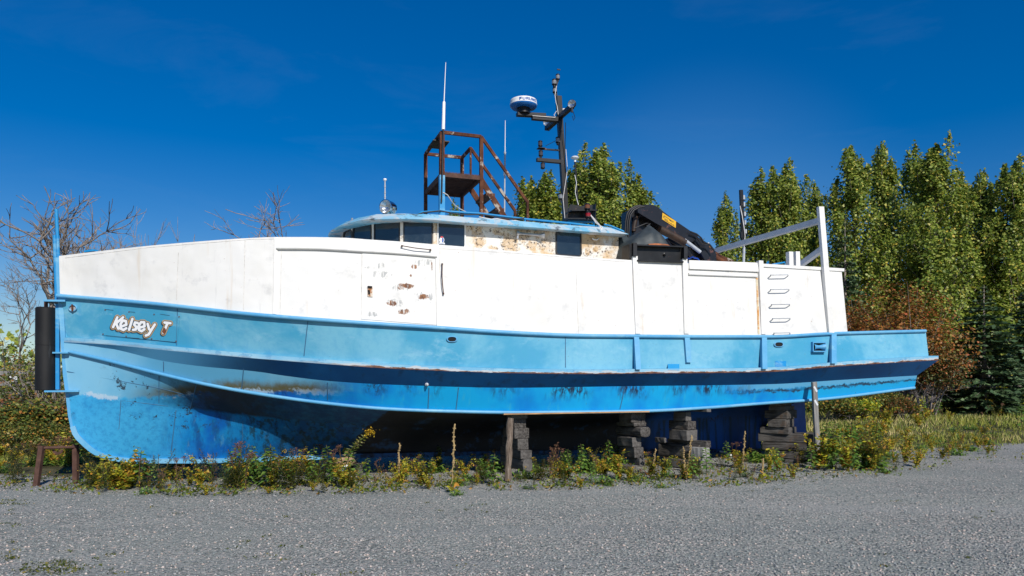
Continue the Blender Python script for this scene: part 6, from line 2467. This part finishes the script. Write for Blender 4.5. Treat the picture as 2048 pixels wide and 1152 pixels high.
GOLD = leaf_mat('goldenrod_flower', [(0, (0.343, 0.203, 0.016)), (.6, (0.655, 0.390, 0.019)), (1, (0.750, 0.562, 0.047))], .6, .2)
BROWN = leaf_mat('dry_seedhead', [(0, (0.108, 0.050, 0.032)), (.6, (0.234, 0.108, 0.064)), (1, (0.396, 0.216, 0.126))], .8, .1)
TAN = simple('dry_mullein', (0.36, 0.25, 0.11), .85, .25, 25, bump=.4)


def weed_mesh(seed, kind):
    """one plant about 1 m tall before scaling; returns a mesh"""
    global rng
    rng = np.random.default_rng(seed)
    vs, fs, mi = [], [], []

    def addq(v, q, m_):
        o = sum(len(a) for a in vs)
        vs.append(v)
        fs.append(q + o)
        mi.extend([m_] * len(q))

    def lance(p, d, L_, w, m_, droop=.25):
        d = d / (np.linalg.norm(d) + 1e-9)
        s = np.cross(d, [0, 0, 1.0])
        s = s / (np.linalg.norm(s) + 1e-9) * w
        mid = p + d * L_ * .5 + np.array([0, 0, .03 * L_])
        tip = p + d * L_ + np.array([0, 0, -droop * L_])
        addq(np.array([p, mid + s, tip, mid - s]), np.array([[0, 1, 2, 3]]), m_)

    def stem(h, bend, r_=.006, base=(0, 0)):
        az = rng.uniform(0, 6.283)
        b = np.array([math.cos(az), math.sin(az), 0]) * bend
        pts = [np.array([base[0], base[1], 0]) + b * t * t + np.array([0, 0, h * t]) for t in np.linspace(0, 1, 6)]
        v, f = tubes_np([(a, c, r_, r_ * .8) for a, c in zip(pts[:-1], pts[1:])], 3)
        addq(v, f, 0)
        return lambda t: np.array([base[0], base[1], 0]) + b * t * t + np.array([0, 0, h * t])

    if kind == 'goldenrod':
        for k in range(rng.integers(2, 5)):
            f = stem(rng.uniform(.6, 1.0), rng.uniform(.05, .30), base=rng.normal(0, .03, 2))
            for j in range(44):
                t = .12 + .84 * j / 44
                az = j * 2.4
                lance(f(t), np.array([math.cos(az), math.sin(az), .45]), .17 * (1.15 - t) + .05, .014, 1)
            p = f(1.0)
            if rng.random() < .6:
                q = p + rng.normal(0, 1, (26, 3)) * np.array([.032, .032, .03])
                v, qq = leaves(q, .035, .5)
                addq(v, qq, 2)
    elif kind == 'seedhead':
        for k in range(rng.integers(3, 7)):
            f = stem(rng.uniform(.6, 1.0), rng.uniform(.02, .22), .005, rng.normal(0, .025, 2))
            for j in range(14):
                t = .08 + .6 * rng.random()
                az = rng.uniform(0, 6.28)
                lance(f(t), np.array([math.cos(az), math.sin(az), .1]), rng.uniform(.06, .14), .012, 1, .5)
            for m_ in range(5):
                p = f(1.0) + rng.normal(0, .035, 3)
                v, ff = tubes_np([(f(.84), p, .003, .003)], 3)
                addq(v, ff, 0)
                q = p + rng.normal(0, 1, (10, 3)) * np.array([.018, .018, .009])
                v, qq = leaves(q, .028, .8)
                addq(v, qq, 2)
    elif kind == 'clump':
        for j in range(85):
            az, el = rng.uniform(0, 6.283), rng.uniform(.2, 1.2)
            p = np.array([*(rng.normal(0, .16, 2)), rng.uniform(0, .35) * rng.random()])
            lance(p, np.array([math.cos(az), math.sin(az), math.tan(el) * .6]), rng.uniform(.2, .5), .035, 1, .3)
    elif kind == 'bushy':
        for k in range(rng.integers(4, 8)):
            b = rng.normal(0, .03, 2)
            f = stem(rng.uniform(.45, 1.0), rng.uniform(.10, .50), .006, b)
            pts = np.array([f(t) + rng.normal(0, .042, 3) for t in rng.uniform(.15, 1.0, 58)])
            v, q = leaves(pts, rng.uniform(.07, .14, len(pts)), .5, 2.0)
            addq(v, q, 1)
            pts = np.array([f(rng.uniform(.75, 1.0)) + rng.normal(0, .028, 3) for _ in range(10)])
            v, q = leaves(pts, .045, .5)
            addq(v, q, 2)
    elif kind == 'feathery':
        for k in range(26):
            az, el = rng.uniform(0, 6.283), rng.uniform(.35, 1.3)
            d = np.array([math.cos(az) * math.cos(el), math.sin(az) * math.cos(el), math.sin(el)])
            L_ = rng.uniform(.4, .95)
            pts = np.array([d * L_ * t + np.array([0, 0, -.1 * t * t]) + rng.normal(0, .02, 3) for t in np.linspace(.25, 1, 16)])
            v, q = leaves(pts, rng.uniform(.05, .10, len(pts)), .2, 3.2)
            addq(v, q, 1)
    elif kind == 'leafy':
        f = stem(1.0, .06, .010)
        for j in range(26):
            t = .18 + .80 * j / 26
            az = j * 2.4
            lance(f(t), np.array([math.cos(az), math.sin(az), .25]), .24 * (1.1 - t) + .07, .05, 1, .45)
    v = np.concatenate(vs)
    q = np.concatenate(fs)
    mats = {'goldenrod': [STEM, WLEAF, GOLD], 'seedhead': [STEMB, WLEAF2, BROWN], 'clump': [STEM, GLEAF, GLEAF], 'bushy': [STEMB, WLEAF2, GOLD], 'feathery': [STEM, GREY, GREY], 'leafy': [STEM, GLEAF, GLEAF]}[kind]
    o = np_mesh('weed', v, q, mats, mi)
    me = o.data
    bpy.data.objects.remove(o)
    return me


KINDS_ = ['goldenrod', 'seedhead', 'clump', 'bushy', 'feathery', 'leafy']
WM = {k: [weed_mesh(100 + 10 * i + j, k) for j in range(3)] for i, k in enumerate(KINDS_)}
WLAB = {'goldenrod': ('goldenrod_plant', 'goldenrod with narrow leaves', 'goldenrod plants along the gravel'),
        'seedhead': ('dry_weed', 'brown dried weed with flat seedheads', 'dried weeds along the gravel'),
        'clump': ('weed_clump', 'low green clump of broad pointed leaves', 'low green clumps along the gravel'),
        'bushy': ('bushy_weed', 'bushy yellow and rust coloured weed', 'bushy autumn weeds along the gravel'),
        'feathery': ('feathery_weed', 'grey-green feathery weed', 'feathery weeds along the gravel'),
        'leafy': ('leafy_weed', 'single green leafy stalk', 'leafy stalks along the gravel')}
wr = random.Random(5)
wcount = 0


def weed(kind, px, py, h, label=None, sc=1.0, j=None):
    global wcount
    g = G(px, py)
    me = WM[kind][wr.randrange(3) if j is None else j]
    nm, lb, gr_ = WLAB[kind]
    o = bpy.data.objects.new(nm, me)
    COL.objects.link(o)
    o.location = g
    o.rotation_euler = (wr.uniform(-.08, .08), wr.uniform(-.08, .08), wr.uniform(0, 6.28))
    o.scale = (h * sc, h * sc, h)
    if label: tag(o, label, 'weed')
    else: tag(o, lb + (' in the strip before the bow' if px < 470 else ' in the strip before the keel' if px < 990 else ' around the timber piles' if px < 1640 else ' right of the upright plank'), 'weed', gr_ + (' before the bow' if px < 470 else ' before the keel' if px < 990 else ' by the timber piles' if px < 1640 else ' near the stern'))
    wcount += 1
    return o


def frontline(px):
    return float(np.interp(px, [0, 150, 400, 700, 1000, 1300, 1500, 1640, 1800, 1950], [975, 985, 992, 986, 978, 975, 968, 952, 945, 915]))


# (column range, number, kinds with weights, height range, rows back from the front line)
ZN = [((-10, 200), 75, 'bushy goldenrod goldenrod seedhead clump', (.28, .55), (6, 75)),
      ((150, 480), 92, 'goldenrod goldenrod bushy seedhead leafy', (.32, .62), (8, 48)),
      ((200, 1640), 70, 'bushy seedhead clump goldenrod seedhead', (.12, .26), (0, 30)),
      ((470, 700), 64, 'goldenrod leafy bushy goldenrod seedhead', (.30, .60), (8, 46)),
      ((690, 1000), 42, 'bushy seedhead clump goldenrod leafy', (.18, .42), (8, 44)),
      ((960, 1240), 42, 'goldenrod goldenrod seedhead clump leafy bushy', (.22, .50), (8, 46)),
      ((1180, 1640), 58, 'goldenrod goldenrod clump seedhead bushy leafy', (.22, .48), (8, 50)),
      ((1000, 1640), 8, 'clump feathery', (.08, .18), (-4, 14)),
      ((1640, 1770), 56, 'goldenrod leafy clump leafy bushy goldenrod', (.35, .70), (6, 80)),
      ((1740, 1990), 80, 'bushy clump seedhead bushy clump goldenrod', (.18, .42), (0, 66))]
for (x0, x1), cnt, ks, hr, back in ZN:
    ks = ks.split()
    for _ in range(cnt):
        px = wr.uniform(x0, x1)
        py = frontline(px) - wr.uniform(*back)
        if 50 < px < 172 and py > 935: py = wr.uniform(905, 933)      # keep the steel stand clear
        weed(wr.choice(ks), px, py, wr.uniform(*hr) * 1.15, sc=wr.uniform(1.0, 1.5))
for _ in range(46):
    px, py = wr.uniform(1650, 2045), wr.uniform(797, 858)
    o = weed(wr.choice('bushy goldenrod seedhead bushy leafy'.split()), px, py, wr.uniform(.5, 1.0), sc=wr.uniform(1.0, 1.6))
    o['label'] = WLAB[[k for k, v in WLAB.items() if v[0] == o.name.split('.')[0]][0]][1] + ' out in the meadow grass'
    o['group'] = o.name.split('.')[0].replace('_', ' ') + 's out in the meadow'
# single plants that stand out
weed('leafy', 1222, 945, .62, 'tall leafy green stalk left of the leaning pile', 1.0, 0)
weed('goldenrod', 1236, 955, .50, 'goldenrod with orange tip right before the leaning pile', .9, 1)
weed('seedhead', 1102, 945, .58, 'tallest brown seedhead weed between the midships and the leaning pile', .9, 0)
weed('seedhead', 325, 958, .68, 'wide brown-headed weed right against the forefoot', 1.1, 1)
weed('clump', 915, 990, .20, 'bright green clump at the foot of the tall mullein stalk', 1.5, 0)
weed('goldenrod', 205, 985, .52, 'yellow-green goldenrod pair at the gravel edge right of the steel stand', .9, 2)
# mullein stalks and the leaning goldenrod
def mullein(px, py, top, lean, label, r_=.020):
    r_ *= .78
    g = G(px, py)
    D = g[1]
    h = (py - top) / F * D
    root = empty('mullein_stalk', g)
    tag(root, label, 'weed', None)
    m_ = MB()
    pts, rs = [], []
    k = 16
    rr = random.Random(int(px))
    for i in range(k + 1):
        t = i / k
        pts.append(Vector((lean / F * D * t + rr.uniform(-.012, .012), rr.uniform(-.012, .012), h * t)))
        rs.append((r_ * .5 if t < .42 else r_) * (1.15 - .4 * t) * rr.uniform(.65, 1.35))
    m_.tube(pts, rs, 7)
    for i in range(46):
        t = rr.uniform(.3, .98)
        a = rr.uniform(0, 6.28)
        p = pts[int(t * k)] + Vector((math.cos(a) * r_ * .9, math.sin(a) * r_ * .9, 0))
        m_.box(p, (.016, .016, .02), Matrix.Rotation(a, 3, 'Z'))
    m_.build('stalk', TAN, root)
    global rng
    rng = np.random.default_rng(int(px))
    pts_ = np.array([[rr.gauss(0, .05), rr.gauss(0, .05), abs(rr.gauss(0, .07)) + .02] for _ in range(16)])
    v, q = leaves(pts_, .12, .2, 2.4)
    np_mesh('leaves', v, q, WLEAF2, parent=root)
    return root


mullein(903, 985, 848, 6, 'tallest dry tan mullein stalk, before the dark keel', .022)
mullein(797, 965, 886, 2, 'shorter dry mullein stalk left of the tallest one', .020)
mullein(1305, 950, 897, 6, 'short tan mullein stalk between the leaning pile and the third pile', .017)
mullein(1373, 958, 870, 10, 'yellowish mullein stalk in front of the third pile', .018)
mullein(1371, 958, 893, -4, 'thin short mullein spike beside the yellowish stalk of the third pile', .014)
mullein(1484, 946, 862, 6, 'crooked tan mullein stalk left of the stern pile', .018)
mullein(1525, 960, 917, 2, 'pale green mullein spike before the stern pile', .018)
g = G(683, 965)
D = g[1]
root = empty('leaning_goldenrod', g)
tag(root, 'tall goldenrod leaning right with a yellow tip, beside the tan stone', 'weed')
m_ = MB()
pts = [Vector(((x - 683) / F * D, 0, (965 - y) / F * D)) for x, y in ((683, 965), (690, 935), (700, 905), (718, 884), (738, 866))]
m_.tube(pts, .007, 5)
m_.build('stem', STEM, root)
rng = np.random.default_rng(77)
lv, lf = [], []
for i in range(70):
    t = .42 + .56 * i / 70
    k = t * 4
    a = int(min(3, k))
    p = pts[a].lerp(pts[a + 1], k - a)
    az = i * 2.4
    d = Vector((math.cos(az), math.sin(az), .15 + .5 * math.sin(az * 1.3))).normalized()
    L_ = .13 * (1.25 - t * .7)
    s = d.cross(Vector((0.3, -1, .4))).normalized() * .012
    o_ = len(lv)
    lv += [p, p + d * L_ * .5 + s, p + d * L_, p + d * L_ * .5 - s]
    lf.append((o_, o_ + 1, o_ + 2, o_ + 3))
np_mesh('leaves', np.array([tuple(x) for x in lv]), np.array(lf), WLEAF, parent=root)
pp = np.array([tuple(pts[-1])]) + np.array([.02, 0, .015]) + rng.normal(0, 1, (120, 3)) * np.array([.045, .04, .032])
v, q = leaves(pp, .035, .5)
np_mesh('flower_head', v, q, GOLD, parent=root)

# ground cover too small and dense to count
rng = np.random.default_rng(91)
cp_ = []
while len(cp_) < 6000:
    px = rng.uniform(-20, 2060)
    py = frontline(min(px, 1950)) + 4 - abs(rng.normal(0, 26)) if px < 1640 else frontline(min(px, 1950)) - rng.uniform(-8, 75)
    if py < 850: continue
    if math.sin(px * .045 + 1.7 * math.sin(px * .013)) + math.sin(py * .21 + px * .02) < rng.normal(-.2, .9): continue
    g = G(px, py)
    cp_.append((g[0], g[1], g[2] + rng.uniform(.005, .09)))
v, q = leaves(np.array(cp_), rng.uniform(.03, .085, len(cp_)), .35, 2.0)
tag(np_mesh('ground_cover', v, q, COVER), kind='stuff')
# tiny moss and grass tufts out on the gravel
cp_ = []
for (x0, x1, y0, y1, c_) in ((40, 130, 1125, 1150, 26), (120, 230, 1100, 1148, 16), (0, 40, 1020, 1120, 12), (300, 1000, 1000, 1150, 22), (1300, 1640, 960, 985, 24), (1750, 2048, 1000, 1150, 6), (0, 60, 1000, 1010, 10)):
    for _ in range(c_):
        g = G(rng.uniform(x0, x1), rng.uniform(y0, y1))
        for k in range(9): cp_.append((g[0] + rng.normal(0, .035), g[1] + rng.normal(0, .03), g[2] + rng.uniform(.004, .02)))
v, q = leaves(np.array(cp_), rng.uniform(.02, .045, len(cp_)), .4, 2.4)
tag(np_mesh('moss_tufts', v, q, WLEAF), kind='stuff')
